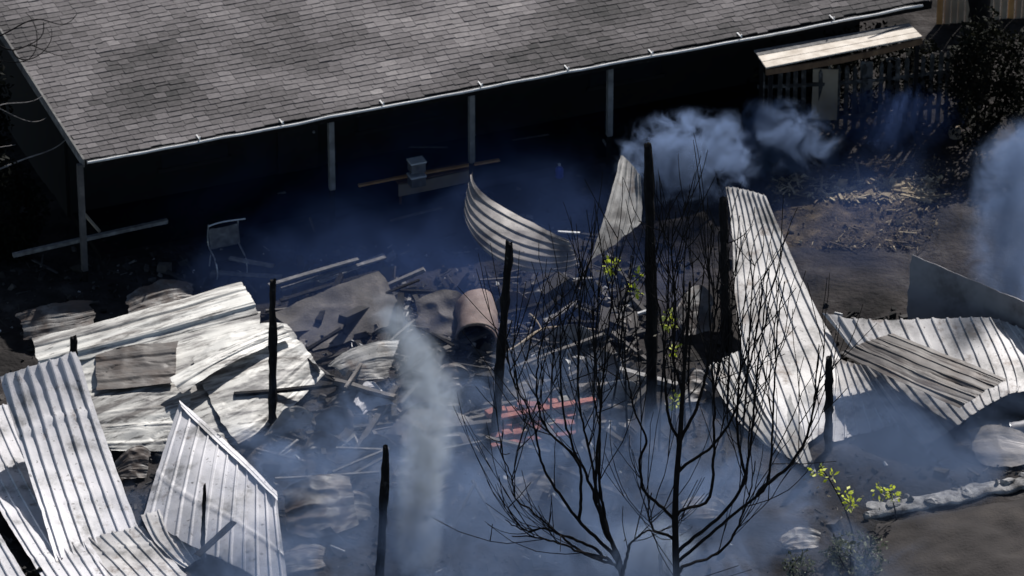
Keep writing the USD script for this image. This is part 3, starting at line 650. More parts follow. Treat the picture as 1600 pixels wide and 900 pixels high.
# ------------------------------------------------------------------ loose pieces
def board(name, label, cat, p0, p1, w, t, m, seed, rough=0.04, group=None, roll=0.0):
    return tag(obj(name, plank(at(*p0), at(*p1), w, t, seed, rough, roll), m), label, cat, group)


board('fallen_rail', 'long grey rail lying across the left verandah post', 'rail', (20, 399, .8), (262, 345, .85), .09, .07, 'grey_timber', 1)
board('slanted_stick', 'short pale stick slanting down beside the left verandah post', 'stick', (130, 332, 1.0), (156, 362, .8), .05, .04, 'tan_board', 2)
for i, (a, b, lb, m) in enumerate([
    ((358, 403, .5), (428, 416, .45), 'grey plank lying in front of the metal chair', 'grey_timber'),
    ((420, 446, .5), (560, 405, .5), 'upper of the grey planks stacked behind the left heap', 'grey_timber'),
    ((440, 452, .35), (602, 402, .4), 'longest grey plank in the stack behind the left heap', 'grey_timber'),
    ((500, 440, .3), (600, 398, .3), 'short pale plank at the right end of the plank stack', 'bright_steel'),
    ((330, 425, .2), (440, 432, .25), 'dim plank lying flat left of the plank stack', 'grey_timber'),
    ((438, 470, .3), (590, 425, .3), 'lowest plank of the stack, half buried in ash', 'charcoal')]):
    board('loose_plank', lb, 'plank', a, b, .10, .04, m, 30 + i)
board('loose_plank', 'bright board sliver lying right of the curved sheet', 'plank', (872, 362, .5), (906, 364, .5), .05, .03, 'white_paint', 40)
board('loose_plank', 'thin dim board lying in the shade behind the curved sheet', 'plank', (800, 220, .15), (858, 211, .15), .06, .03, 'grey_timber', 41)
board('loose_plank', 'pale upright sliver left of the charred trunk in the shade', 'plank', (942, 218, .3), (950, 232, .1), .06, .03, 'grey_timber', 42)
board('loose_plank', 'pale plank running right out of the smoke column', 'plank', (690, 702, .25), (765, 688, .3), .05, .04, 'grey_timber', 43)
board('loose_plank', 'long thin plank crossing left of the bottom charred post', 'plank', (430, 748, .5), (592, 738, .4), .05, .04, 'grey_timber', 44)
board('loose_plank', 'weathered plank sloping behind the bottom charred post', 'plank', (545, 745, .25), (600, 715, .5), .06, .04, 'grey_timber', 45)
board('loose_plank', 'upper plank sloping behind the bottom charred post', 'plank', (520, 738, .3), (598, 705, .5), .05, .04, 'grey_timber', 46)
board('loose_plank', 'flat plank left of the top of the bottom charred post', 'plank', (525, 700, .35), (600, 703, .4), .05, .04, 'grey_timber', 47)
board('loose_stick', 'left leg of the propped stick pair right of the smoke', 'stick', (702, 838, .05), (742, 755, .6), .04, .04, 'grey_timber', 48)
board('loose_stick', 'right leg of the propped stick pair right of the smoke', 'stick', (738, 750, .62), (776, 815, .08), .05, .04, 'grey_timber', 49)
board('loose_stick', 'dark blade-like scrap in front of the peaked sheet', 'scrap', (308, 868, .5), (366, 815, .75), .14, .02, 'charcoal', 50)
board('loose_stick', 'grey stick pointing at the bare left tree', 'stick', (765, 800, .1), (830, 840, .2), .04, .03, 'grey_timber', 51)
board('loose_plank', 'faint plank lying flat in the bottom smoke', 'plank', (785, 850, .1), (880, 832, .15), .06, .04, 'grey_timber', 52)
for i, (a, b, lb) in enumerate([((800, 245, .1), (760, 262, .12), 'dim board in the shade behind the curved sheet top'), ((600, 228, .2), (700, 230, .2), 'dim board lying near the second verandah post'), ((640, 392, .08), (625, 398, .08), 'small scorched board in the blue shade'), ((610, 345, .05), (690, 325, .06), 'faint long board flat on the shaded ash'), ((484, 340, .4), (492, 362, .1), 'pale stick leaning right of the metal chair'), ((580, 560, .35), (648, 500, .5), 'grey batten leaning from the bent greenish sheet')]):
    board('scorched_board', lb, 'board', a, b, .05, .03, 'grey_timber', 60 + i)

MARKS = [(470, 520, 'beside the right end of the left heap'), (600, 500, 'below the dull brown board'), (520, 690, 'around the purplish mound'), (660, 650, 'around the foot of the smoke column'), (740, 560, 'below the rusty barrel'), (830, 500, 'under the curved sheet'), (850, 640, 'around the toppled bricks'), (960, 560, 'left of the tall charred trunk'), (960, 720, 'behind the fork of the bare trees'), (800, 740, 'in the blue smoke below the bricks')]
timbers = {}
q = np.random.default_rng(77)
for i in range(34):
    px, py = q.uniform(450, 1010), q.uniform(455, 760)
    p = at(px, py, q.uniform(.12, .45)); L_ = q.uniform(.5, 1.25); yaw = q.normal(.45, .7)
    d = np.array([math.cos(yaw), math.sin(yaw), q.normal(0, .16)]) * L_
    w_ = q.uniform(.05, .13)
    spot = min(MARKS, key=lambda m_: (m_[0] - px) ** 2 + (m_[1] - py) ** 2)[2]
    timbers.setdefault(spot, []).append((L_, plank(p - d, p + d, w_, w_ * q.uniform(.5, 1), 700 + i, .09, n=7), 'charcoal' if q.random() < .7 else 'dull_board'))
for spot, found in timbers.items():
    found.sort(key=lambda x: -x[0])
    for k_, (L_, m_, mm) in enumerate(found):
        rank = 'only' if len(found) == 1 else 'shortest' if k_ == len(found) - 1 else ('longest', 'second longest', 'third longest', 'fourth longest', 'fifth longest', 'sixth longest', 'seventh longest', 'eighth longest')[k_]
        tag(obj('burnt_timber', m_, mm), f'{rank} {"blackened" if mm == "charcoal" else "scorched brown"} timber in the tangle {spot}', 'burnt timber', 'burnt timbers tangled in the middle of the yard')
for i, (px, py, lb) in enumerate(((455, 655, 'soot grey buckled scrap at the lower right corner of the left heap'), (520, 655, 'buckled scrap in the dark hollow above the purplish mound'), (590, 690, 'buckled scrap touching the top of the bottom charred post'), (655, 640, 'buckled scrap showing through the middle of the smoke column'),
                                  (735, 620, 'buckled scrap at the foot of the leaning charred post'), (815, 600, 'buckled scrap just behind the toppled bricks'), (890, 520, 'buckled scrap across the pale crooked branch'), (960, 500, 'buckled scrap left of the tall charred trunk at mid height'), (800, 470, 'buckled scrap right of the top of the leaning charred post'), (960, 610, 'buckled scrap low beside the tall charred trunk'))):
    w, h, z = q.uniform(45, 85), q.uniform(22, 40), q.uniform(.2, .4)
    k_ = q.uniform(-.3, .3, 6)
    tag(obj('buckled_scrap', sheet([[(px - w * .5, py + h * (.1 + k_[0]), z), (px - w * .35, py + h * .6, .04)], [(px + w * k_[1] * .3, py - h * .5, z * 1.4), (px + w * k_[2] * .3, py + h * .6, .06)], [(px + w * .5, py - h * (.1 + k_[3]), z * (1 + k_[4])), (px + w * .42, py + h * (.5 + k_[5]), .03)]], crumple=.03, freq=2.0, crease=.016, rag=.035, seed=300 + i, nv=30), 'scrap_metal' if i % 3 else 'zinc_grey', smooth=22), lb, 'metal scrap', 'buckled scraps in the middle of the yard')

# bench or trough of brown timber with things on it
be = thing('timber_bench', 'brown timber bench with orange top edge below the second verandah post', 'bench')
b0, b1 = at(618, 282, .55), at(734, 258, .55)
bd = (b1 - b0) / np.linalg.norm(b1 - b0); bn = np.array([-bd[1], bd[0], 0])
obj('front_panel', plank(b0 - bn * 0.16 - [0, 0, .15], b1 - bn * 0.16 - [0, 0, .15], .035, .26, 5), 'tan_board', be)
obj('top_edge', plank(at(560, 290, .6), at(780, 250, .6), .07, .04, 6), 'orange_timber', be)
obj('seat', plank(b0 - [0, 0, .0], b1 - [0, 0, .0], .30, .03, 7), 'brown_timber', be)
for p in (b0 + bd * .1, b1 - bd * .1):
    obj('leg', plank([p[0], p[1], -0.05], [p[0], p[1], .53], .06, .06, 8), 'brown_timber', be)
for i, (px, py, z, lb) in enumerate(((651, 254, 1.02, 'white carton standing on top of the other on the bench'), (651, 276, .70, 'grey carton on the bench under the white one'))):
    c = at(px, py, z)
    ct = thing('carton', lb, 'carton')
    obj('body', box(c - [0, 0, .08], (.15, .12, .10), axh), 'grey_timber', ct)
    obj('lid', box(c + [0, 0, .04], (.165, .13, .018), axh), 'white_paint', ct)
# metal chair
ch = thing('metal_chair', 'burnt metal framed chair in the shade behind the left heap', 'chair')
cc = at(356, 425, 0)
fx, fy = np.array([.95, .3, 0]), np.array([-.3, .95, 0])
W = .30


def cp(x, y, z):
    return cc + fx * x + fy * y + np.array([0, 0, z])


obj('backrest', plank(cp(-W, .2, .68), cp(W, .2, .72), .02, .44, 3, 0.02), 'grey_timber', ch)
obj('seat', plank(cp(-W, -.08, .42), cp(W, -.08, .42), .42, .03, 4, 0.02), 'dark_plastic', ch)
for sx in (-1, 1):
    obj('side_frame', tube(curve([cp(sx * W, -.28, 0), cp(sx * W, -.27, .40), cp(sx * W, -.1, .45), cp(sx * W, .18, .46), cp(sx * W, .24, .98)], 22), .016, 6), 'bright_steel', ch)
    obj('leg', tube([cp(sx * W, .1, .45), cp(sx * W, .3, 0)], .015, 6), 'bright_steel', ch)
obj('top_rail', tube(curve([cp(-W, .24, .95), cp(0, .26, .99), cp(W, .24, 1.0), cp(W + .14, .2, 1.02)], 12), .018, 6), 'bright_steel', ch)
# blue container, small pieces in the shade
bb = thing('blue_container', 'small blue container lying in the shade right of the bench', 'container')
c = at(874, 268, .12)
obj('body', tube(curve([c + [0, 0, -.16], c + [0, 0, -.1], c + [0, 0, .08], c + [0, 0, .14]], 8), [.06, .085, .085, .085, .085, .085, .06, .03], 12), 'blue_plastic', bb)
obj('cap', tube([c + [0, 0, .139], c + [0, 0, .18]], .03, 10), 'white_paint', bb)

# rusty barrel, open end towards the viewer
br = thing('rusty_barrel', 'pinkish rusty barrel lying with its dark open end down', 'barrel')
a, b = at(745, 530, .22), at(742, 478, .42)
d, s_, u_ = frame(b - a)
n_, rad = 28, .40
prof = [(0.0, 1.0), (.05, 1.03), (.3, 1.0), (.33, 1.03), (.36, 1.0), (.62, 1.0), (.65, 1.03), (.68, 1.0), (.86, .97), (.95, .82), (1.0, .5), (1.02, .02)]
inn = [(0.0, .95), (.3, .95), (.8, .9), (.85, .02)]
L = np.linalg.norm(b - a) * 1.15
ring = [(q_, r_) for q_, r_ in inn[::-1]] + prof
V = np.array([a + d * L * q_ + (math.cos(t) * s_ + math.sin(t) * u_) * rad * r_ * (1 + .04 * math.sin(3 * t + q_ * 4)) for q_, r_ in ring for t in np.arange(n_) / n_ * 2 * PI])
F = [[i * n_ + k_, i * n_ + (k_ + 1) % n_, (i + 1) * n_ + (k_ + 1) % n_, (i + 1) * n_ + k_] for i in range(len(ring) - 1) for k_ in range(n_)]
V = V + (meshkit.fbm(V * 2.6, 2, 5) - .5)[:, None] * np.array([.16, .16, .10])
obj('shell', (V, np.array(F)), 'rusty_tank', br, smooth=40)
obj('rim', tube([a + (math.cos(t) * s_ + math.sin(t) * u_) * rad * 1.02 for t in np.linspace(0, 2 * PI, 30)], .02, 6), 'zinc_rust', br)
pp = thing('burnt_drum', 'dark drum lying at the right edge above the dirt path', 'drum')
a, b = at(1578, 672, .25), at(1640, 660, .25)
obj('shell', tube(curve([a, (a + b) / 2, b], 9), [.13, .14, .13, .135, .13, .14, .13, .13, .12], 16), 'zinc_dark', pp, smooth=40)
obj('rim', tube([a + np.array([0.0, math.cos(t), math.sin(t)]) * .135 for t in np.linspace(0, 2 * PI, 20)], .014, 6), 'bright_steel', pp)

# toppled brick stack with a timber between
bk_ = thing('brick_stack', 'toppled stack of reddish bricks behind the left bare tree', 'brick stack')
sd0, sd1 = at(772, 690, .12), at(900, 668, .12)
bx = (sd1 - sd0) / np.linalg.norm(sd1 - sd0); by_ = np.array([-bx[1], bx[0], 0])
board('loose_plank', 'long red brown board lying on the far side of the toppled bricks', 'plank', (782, 652, .42), (930, 624, .42), .14, .05, 'red_brick', 72)
board('loose_plank', 'red brown board lying along the near side of the toppled bricks', 'plank', (768, 697, .22), (905, 676, .22), .13, .05, 'red_brick', 73)
for layer, (py_off, z, mm) in enumerate(((0, .08, 'red_brick'), (.22, .10, 'red_brick'), (.44, .14, 'grey_brick'), (.62, .22, 'red_brick'))):
    for i in range(8):
        rq = np.random.default_rng(layer * 20 + i)
        if rq.random() < .1:
            continue
        c = sd0 + bx * (.05 + i * .205 + (layer % 2) * .08) + by_ * py_off + [0, 0, z + .02 + rq.normal(0, .025)]
        yaw = rq.normal(0, .2)
        a1 = bx * math.cos(yaw) + by_ * math.sin(yaw); a2 = by_ * math.cos(yaw) - bx * math.sin(yaw)
        v, f = box(c, (.083, .085 if layer != 2 else .05, .05), np.array([a1, a2, [0, 0, 1]]))
        v = v + rq.normal(0, .005, v.shape)
        obj('brick', (v, f), mm if rq.random() > .2 else 'grey_brick', bk_)
board('loose_plank', 'pale batten lying along the toppled bricks', 'plank', (776, 684, .22), (890, 655, .25), .05, .04, 'tan_board', 70)
board('loose_plank', 'reddish batten at the back of the toppled bricks', 'plank', (806, 640, .3), (902, 628, .3), .07, .05, 'red_brick', 71)
br_ = tag(obj('fallen_branch', cat_mesh([tube(curve([at(786, 552, .3), at(815, 536, .4), at(846, 515, .45), at(885, 511, .4), at(934, 515, .3)], 16), np.linspace(.035, .012, 16), 6, 1, .1), tube(curve([at(846, 515, .45), at(838, 500, .5), at(828, 490, .5)], 6), .012, 5), tube(curve([at(812, 538, .4), at(806, 550, .3)], 4), .014, 5)]), 'tan_board'), 'pale crooked branch lying right of the leaning charred post', 'branch')

# ------------------------------------------------------------------ stones along the path
sb = thing('stone_border', 'rough pale stone and rubble border along the edge of the dirt path', 'stone border')
edge = curve([at(1352, 806, 0), at(1400, 795, 0), at(1470, 783, 0), at(1540, 765, 0), at(1610, 755, 0), at(1700, 745, 0)], 60)
ring_a = np.arange(10) / 10 * 2 * PI
BV = []
edge2 = edge
edge = curve(edge, 170)
for j, p in enumerate(edge):
    wv = .20 * min(1, .35 + j / 40) * (.8 + .6 * meshkit.noise(np.array([[p[0] * 1.6, p[1] * 1.6, 3.]]))[0])
    gh = gz(p)
    BV.append(np.stack([p[0] + 0 * ring_a, p[1] - .12 + np.cos(ring_a) * wv, gh + .05 + np.sin(ring_a) * .075], -1))
BV = np.vstack(BV)
BV = BV + (meshkit.fbm(BV * 3.2, 3, 6) - .5)[:, None] * np.array([.06, .14, .08]) + (meshkit.fbm(BV * 9, 2, 2) - .5)[:, None] * np.array([.03, .04, .04])
BF = [[j * 10 + k_, j * 10 + (k_ + 1) % 10, (j + 1) * 10 + (k_ + 1) % 10, (j + 1) * 10 + k_] for j in range(len(edge) - 1) for k_ in range(10)]
edge = edge2
obj('core', (BV, np.array(BF)[:, ::-1]), 'border_stone', sb, smooth=40)
i = 0
for k_ in range(3):
    s0 = R.random()
    while s0 < 58.5:
        rq = np.random.default_rng(500 + i); i += 1
        p = edge[int(s0)] + (edge[min(int(s0) + 1, 59)] - edge[int(s0)]) * (s0 % 1)
        w = .06 + rq.random() ** 2 * .14
        c = p + np.array([rq.normal(0, .02), .03 - .105 * k_ + rq.normal(0, .03), 0])
        c[2] = gz(c) + (.09, .13, .10)[k_] + rq.normal(0, .012)
        if rq.random() > .8:
            v, f = blob(np.zeros(3), (w, w * rq.uniform(.45, .8), .05 + rq.random() * .035), 40 + i, .55, 1, 1.9)
            th = rq.normal(0, .5); Rz = np.array([[math.cos(th), -math.sin(th), 0], [math.sin(th), math.cos(th), 0], [0, 0, 1]])
            obj('stone', (v @ Rz.T + c, f), 'border_stone', sb)
        s0 += w * 2 * 60 / 4.6 * .9

# ------------------------------------------------------------------ rubble (nobody could count it)
def scatter(name, n, area, size, m, tone_fn, label, seed, lo=0.0, sticks=0.16):
    q = np.random.default_rng(seed)
    ms, ts = [], []
    while len(ms) < n:
        px, py = q.uniform(area[0], area[2]), q.uniform(area[1], area[3])
        if (px > 1320 and py > 760) or (name == 'rubble' and px > 1190 and py < 480):
            continue
        p = at(px, py, 0)
        dens = meshkit.fbm(np.array([[p[0] * .7, p[1] * .7, seed]]), 3, seed)[0]
        if q.random() > np.clip((dens - .3) * 2.4, .04, 1):
            continue
        s = size * math.exp(q.normal(0, .55))
        p[2] = gz(p) + lo + s * .15
        dims = (s * q.uniform(2.5, 6), s * .3, s * .25) if q.random() < sticks else (s, s * q.uniform(.4, 1), s * q.uniform(.12, .6))
        if dims[0] > 2 * s:
            yaw = q.random() * PI
            dd = np.array([math.cos(yaw), math.sin(yaw), q.normal(0, .15)]) * dims[0] / 2
            v, f = plank(p - dd, p + dd, dims[1], dims[2], int(q.integers(1e6)), .06, n=1)
        else:
            v, f = chunk(p, dims, int(q.integers(1e6)))
        ms.append((v, f)); ts.append(np.full(len(v), tone_fn(q)))
    return obj(name, cat_mesh(ms), m, tone=np.concatenate(ts), kind='stuff', label=label, cat='rubble')


dark_tone = lambda q: float(np.clip(q.normal(.36, .2) + (.5 if q.random() < .025 else 0), 0, 1))
scatter('rubble', 3800, (-60, 380, 1660, 930), .07, 'rubble', dark_tone, 'charred broken rubble and ash lumps covering the burnt yard', 3)
scatter('rubble', 700, (280, 200, 1050, 420), .05, 'rubble', lambda q: float(np.clip(q.normal(.45, .2), 0, .9)), 'small dark scraps on the shaded ground along the verandah', 4)
scatter('leaf_litter', 2600, (1200, 250, 1470, 390), .026, 'litter', lambda q: float(np.clip(q.normal(.5, .25), 0, 1)), 'brown leaf litter and straw below the picket fence', 5, .05, .3)
scatter('leaf_litter', 2800, (1215, 282, 1455, 318), .036, 'litter', lambda q: float(np.clip(q.normal(.88, .15), 0, 1)), 'pale strip of straw below the picket fence', 6, .06, .5)
scatter('bright_fragments', 280, (300, 380, 1000, 900), .035, 'rubble', lambda q: float(np.clip(q.normal(.96, .04), 0, 1)), 'small bright fragments glinting in the rubble', 8, .10, .35)
scatter('rubble', 700, (420, 420, 1000, 720), .13, 'rubble', lambda q: float(np.clip(q.normal(.5, .2), 0, .9)), 'broken beams and lumps tangled in the middle of the yard', 9, .05, .45)
scatter('rubble', 500, (760, 440, 1000, 620), .07, 'rubble', lambda q: float(np.clip(q.normal(.62, .16), 0, 1)), 'grey rubble behind the left bare tree', 7, .05)


# ------------------------------------------------------------------ bare trees in front
def limbs(name, label, yb, base, trunk, arms, seed, twigs=9, mat_='bark', r0=.075, r_arm=.024):
    q = np.random.default_rng(seed)
    t = thing(name, label, 'tree')
    y0 = at(*base, 0)[1]
    tr = [at_y(px, py, y0) for px, py in trunk]
    obj('trunk', tube(curve(tr, 30), np.linspace(r0, r0 * .3, 30), 8, seed, .05), mat_, t, smooth=50)
    small = []
    grown = list(curve(tr, 60))
    side_arm = False
    for arm in arms:
        drift = q.normal(0, .55)
        P = []
        first = at_y(*arm[0], y0)
        low = np.array([c for c in grown if c[2] < first[2] - .02])
        root = low[np.argmin((low[:, 0] - first[0]) ** 2 + (low[:, 2] - first[2] + .12) ** 2)] if len(low) else first
        y1 = root[1]
        for k_, (px, py) in enumerate(arm):
            P.append(at_y(px, py, y1 + drift * (k_ / max(len(arm) - 1, 1)) ** 1.3))
        if np.linalg.norm(P[0] - root) > .03:
            P = [root] + P
        P = curve(P, 6 * len(arm), True)
        P[1:-1] += q.normal(0, .008, (len(P) - 2, 3))
        grown += list(P[3:-6])
        obj('branch', tube(P, r_arm * q.uniform(.8, 1.15) * np.linspace(1, 0, len(P)) ** 1.25 + .010, 6, seed), mat_, t, smooth=50)
        for j in range(twigs):
            k_ = int(len(P) * q.uniform(.25, .95)); k_ = min(k_, len(P) - 2)
            d = P[k_ + 1] - P[k_]; d /= np.linalg.norm(d)
            side = q.normal(0, 1, 3); side -= d * (side @ d); side /= np.linalg.norm(side)
            Lt = q.uniform(.8, 2.7)
            pts = [P[k_]]
            dir_ = d * .85 + side * .42
            for w in range(7):
                dir_ = dir_ + np.array([0, 0, .16]) + q.normal(0, .09, 3)
                dir_ /= np.linalg.norm(dir_)
                pts.append(pts[-1] + dir_ * Lt / 7)
            small.append(tube(pts, np.linspace(.010, .005, len(pts)), 4))
            if q.random() < .7:
                kk = int(q.integers(2, 5)); dir2 = dir_ * .7 + q.normal(0, .4, 3) + np.array([0, 0, .3]); dir2 /= np.linalg.norm(dir2)
                small.append(tube([pts[kk], pts[kk] + dir2 * Lt * .25, pts[kk] + dir2 * Lt * .5 + [0, 0, .05]], [.010, .008, .006], 4))
    obj('twigs', cat_mesh(small), mat_, t, kind='stuff')
    return t


limbs('bare_tree', 'left bare tree fanning up from the bottom edge in black limbs', 0, (985, 985), [(984, 1000), (972, 900), (955, 845), (935, 790)], [
    [(970, 893), (940, 800), (920, 700), (905, 633), (903, 540), (915, 430), (925, 400)],
    [(972, 890), (950, 830), (936, 740), (938, 640), (945, 560), (958, 450), (965, 410)],
    [(968, 885), (903, 813), (870, 765), (850, 733), (838, 680), (826, 640), (800, 590), (792, 540), (800, 500)],
    [(962, 884), (917, 867), (870, 832), (833, 800), (805, 777), (800, 750), (783, 710), (775, 690)],
    [(955, 878), (905, 862), (850, 842), (800, 838)],
    [(905, 815), (908, 770), (908, 740), (895, 710), (862, 680), (845, 650), (838, 600), (850, 520), (870, 470)],
    [(950, 840), (930, 780), (915, 740), (895, 700), (880, 640), (875, 560), (890, 470)],
    [(975, 890), (985, 850), (1010, 830), (1022, 842)],
    [(930, 780), (934, 700), (938, 640), (930, 560), (925, 480)],
    [(940, 870), (890, 840), (850, 826), (820, 830), (790, 812)],
], 5)
limbs('bare_tree', 'right bare tree with one upright trunk and spreading black limbs', 0, (1060, 985), [(1060, 1000), (1057, 900), (1055, 830), (1057, 750), (1062, 690), (1066, 620), (1072, 540), (1078, 440)], [
    [(1052, 812), (1027, 787), (1005, 763), (1000, 718), (1010, 690), (990, 640), (980, 590), (965, 520), (968, 470)],
    [(1052, 842), (1020, 827), (1013, 800), (1018, 770)],
    [(1060, 690), (1046, 660), (1040, 600), (1036, 520), (1022, 430), (1020, 380)],
    [(1062, 690), (1082, 650), (1097, 610), (1110, 540), (1122, 450), (1124, 360)],
    [(1066, 730), (1112, 698), (1145, 650), (1162, 600), (1178, 540), (1190, 450)],
    [(1060, 800), (1103, 785), (1114, 750), (1116, 650), (1112, 560), (1108, 450), (1112, 350)],
    [(1062, 860), (1092, 835), (1132, 800), (1160, 757), (1172, 700), (1180, 620), (1190, 520), (1202, 420)],
    [(1068, 870), (1150, 800), (1198, 757), (1206, 700), (1210, 600), (1214, 520), (1226, 440)],
    [(1068, 885), (1120, 866), (1150, 830), (1168, 780), (1180, 720)],
    [(1165, 750), (1155, 700), (1152, 640), (1158, 560), (1150, 480)],
    [(1190, 765), (1230, 730), (1262, 680), (1275, 600), (1280, 540)],
    [(1066, 620), (1052, 560), (1055, 480), (1050, 400), (1056, 330)],
], 9)


for i, (px, py, hgt, lean, lb) in enumerate((
    (905, 690, 3.6, -.1, 'thin burnt sapling left of the scorched climber, leaning left'), (930, 700, 4.2, .1, 'thin burnt sapling just left of the scorched climber'), (1030, 700, 4.9, .05, 'burnt sapling close on the right of the tall charred trunk'),
    (1048, 680, 4.3, .12, 'burnt sapling second to the right of the tall charred trunk'), (1072, 690, 5.2, .0, 'tallest burnt sapling between the trunk and the bright sweeping sheet'), (1088, 670, 4.0, -.15, 'burnt sapling crossing others left of the dull ribbed sheet'),
    (1105, 700, 5.0, .18, 'burnt sapling in front of the dark stake'), (1128, 690, 4.4, .25, 'burnt sapling before the lower bright sweeping sheet'), (1150, 720, 4.6, .2, 'burnt sapling rightmost before the bright sweeping sheet'),
    (860, 680, 3.4, .2, 'burnt sapling rising out of the toppled bricks'), (985, 700, 4.4, -.3, 'burnt sapling leaning left in front of the tall charred trunk'), (945, 660, 3.6, .35, 'burnt sapling leaning right toward the tall charred trunk'))):
    q = np.random.default_rng(900 + i)
    t = thing('burnt_sapling', lb, 'sapling', 'burnt saplings around the tall charred trunk')
    a = at(px, py, 0); a[2] = gz(a) - .1
    P = curve([a, a + [lean * .4 + q.normal(0, .08), q.normal(0, .15), hgt * .35], a + [lean * .8 + q.normal(0, .12), q.normal(0, .3), hgt * .7], a + [lean * 1.4, q.normal(0, .4), hgt]], 26)
    obj('stem', tube(P, np.linspace(.026, .007, 26), 6, i, .06), 'bark', t)
    ms = []
    for j in range(14):
        k_ = int(q.integers(5, 24)); d = np.array([q.normal(0, .35), q.normal(0, .35), 1.0]); d /= np.linalg.norm(d); Lt = q.uniform(.4, 1.4)
        side = np.array([q.normal(0, .12), q.normal(0, .12), 0])
        ms.append(tube(curve([P[k_], P[k_] + d * Lt * .5 + side, P[k_] + d * Lt + side * .5 + [0, 0, .1]], 7), np.linspace(.011, .005, 7), 4))
    obj('twigs', cat_mesh(ms), 'bark', t, kind='stuff')


# ------------------------------------------------------------------ leaves
def leaf_mesh(centers, normals_seed, size, spread=1.0):
    q = np.random.default_rng(normals_seed)
    n = len(centers)
    d = q.normal(0, 1, (n, 3)); d /= np.linalg.norm(d, axis=1, keepdims=True)
    e = np.cross(d, q.normal(0, 1, (n, 3))); e /= np.linalg.norm(e, axis=1, keepdims=True)
    s = size * q.uniform(.6, 1.4, (n, 1))
    nn = np.cross(d, e)
    v = np.stack([centers, centers + d * s * .5 + e * s * .28 + nn * s * .06, centers + d * s, centers + d * s * .5 - e * s * .28 + nn * s * .06], 1).reshape(-1, 3)
    f = np.arange(n)[:, None] * 4 + np.array([[0, 1, 2, 3]])
    return v, f


def sprig(t, px, py, depth_y, n, r, seed, mat_='lime_leaf', size=.095):
    q = np.random.default_rng(seed)
    c = at_y(px, py, depth_y)
    if mat_ == 'lime_leaf':
        n, r = n * 2, r * .8
    C = c + q.normal(0, 1, (n, 3)) * np.array([r, r, r])
    obj('leaf_cluster', leaf_mesh(C, seed, size), mat_, t, tone=np.repeat(np.clip(q.normal(.6, .25, n), 0, 1), 4), kind='stuff')


def sapling(label, base, pts, clusters, seed, stem_r=.02):
    t = thing('scorched_sapling', label, 'sapling')
    y0 = at(*base, 0)[1]
    P = curve([at_y(px, py, y0) for px, py in pts], 24)
    obj('stem', tube(P, np.linspace(stem_r, stem_r * .4, 24), 6, seed, .08), 'bark', t)
    for i, (px, py, n, r) in enumerate(clusters):
        sprig(t, px, py, y0 - .05, n, r, seed * 31 + i)
        # a few scorched leaves and a shoot beside each tuft
        c = at_y(px, py, y0 - .05); k_ = P[np.argmin(np.linalg.norm(P - c, axis=1))]
        obj('shoot', tube([k_, (k_ + c) / 2 + [0, 0, .03], c], [.009, .007, .005], 5), 'bark', t)
        sprig(t, px - 8, py + 10, y0 - .02, max(n // 2, 3), r * 1.3, seed * 57 + i, 'dry_leaf', .08)
    return t


sapling('scorched climber with yellow green tufts left of the tall charred trunk', (1000, 690), [(1003, 700), (1000, 600), (992, 500), (975, 430), (955, 400)], [(956, 414, 13, .07), (953, 428, 6, .06), (992, 455, 9, .05), (997, 430, 5, .05)], 1)
sapling('scorched sapling with yellow green tufts right of the tall charred trunk', (1056, 690), [(1058, 700), (1053, 630), (1048, 560), (1045, 510), (1034, 470)], [(1046, 506, 15, .06), (1050, 548, 6, .05), (1054, 629, 12, .06), (1044, 494, 5, .05)], 2)
sapling('leafy scorched sapling below the ribbed sheets on the right', (1330, 850), [(1335, 860), (1322, 800), (1302, 760), (1280, 725)], [(1275, 738, 8, .07), (1330, 787, 13, .06), (1300, 745, 5, .06), (1318, 772, 6, .08)], 3)
sapling('small yellow green sapling at the left end of the stone border', (1400, 815), [(1402, 818), (1398, 795), (1390, 768)], [(1385, 768, 9, .07), (1397, 770, 12, .06), (1372, 764, 4, .05)], 4)


def shrub(name, label, cat, c, half, n, mat_, size, seed, tone=.5, stems=7):
    q = np.random.default_rng(seed)
    t = thing(name, label, cat)
    d = q.normal(0, 1, (n, 3)); d /= np.linalg.norm(d, axis=1, keepdims=True)
    rad = q.uniform(.35, 1, (n, 1)) ** .5
    lump = (.55 + .9 * meshkit.fbm(d * 1.9 + seed, 3, seed))[:, None]
    C = d * rad * lump * half + c
    keep = meshkit.noise(C * 2.6 + seed) > .36
    C = C[keep & (C[:, 2] > -.02)]
    obj('crown', leaf_mesh(C, seed, size), mat_, t, tone=np.repeat(np.clip(q.normal(tone, .25, len(C)), 0, 1), 4))
    ms = []
    for i in range(stems):
        e = c + q.normal(0, .4, 3) * half
        b_ = np.array([c[0] + q.normal(0, .08), c[1] + q.normal(0, .08), -.1])
        ms.append(tube(curve([b_, (b_ + e) / 2 + q.normal(0, .08, 3), e], 9), np.linspace(.03, .008, 9), 5))
    obj('stems', cat_mesh(ms), 'bark', t)
    return t


def sh(name, label, cat, px, py, half, n, mat_, size, seed, **k):
    c = at(px, py, half[2] * .9)
    return shrub(name, label, cat, c, np.array(half), n, mat_, size, seed, **k)


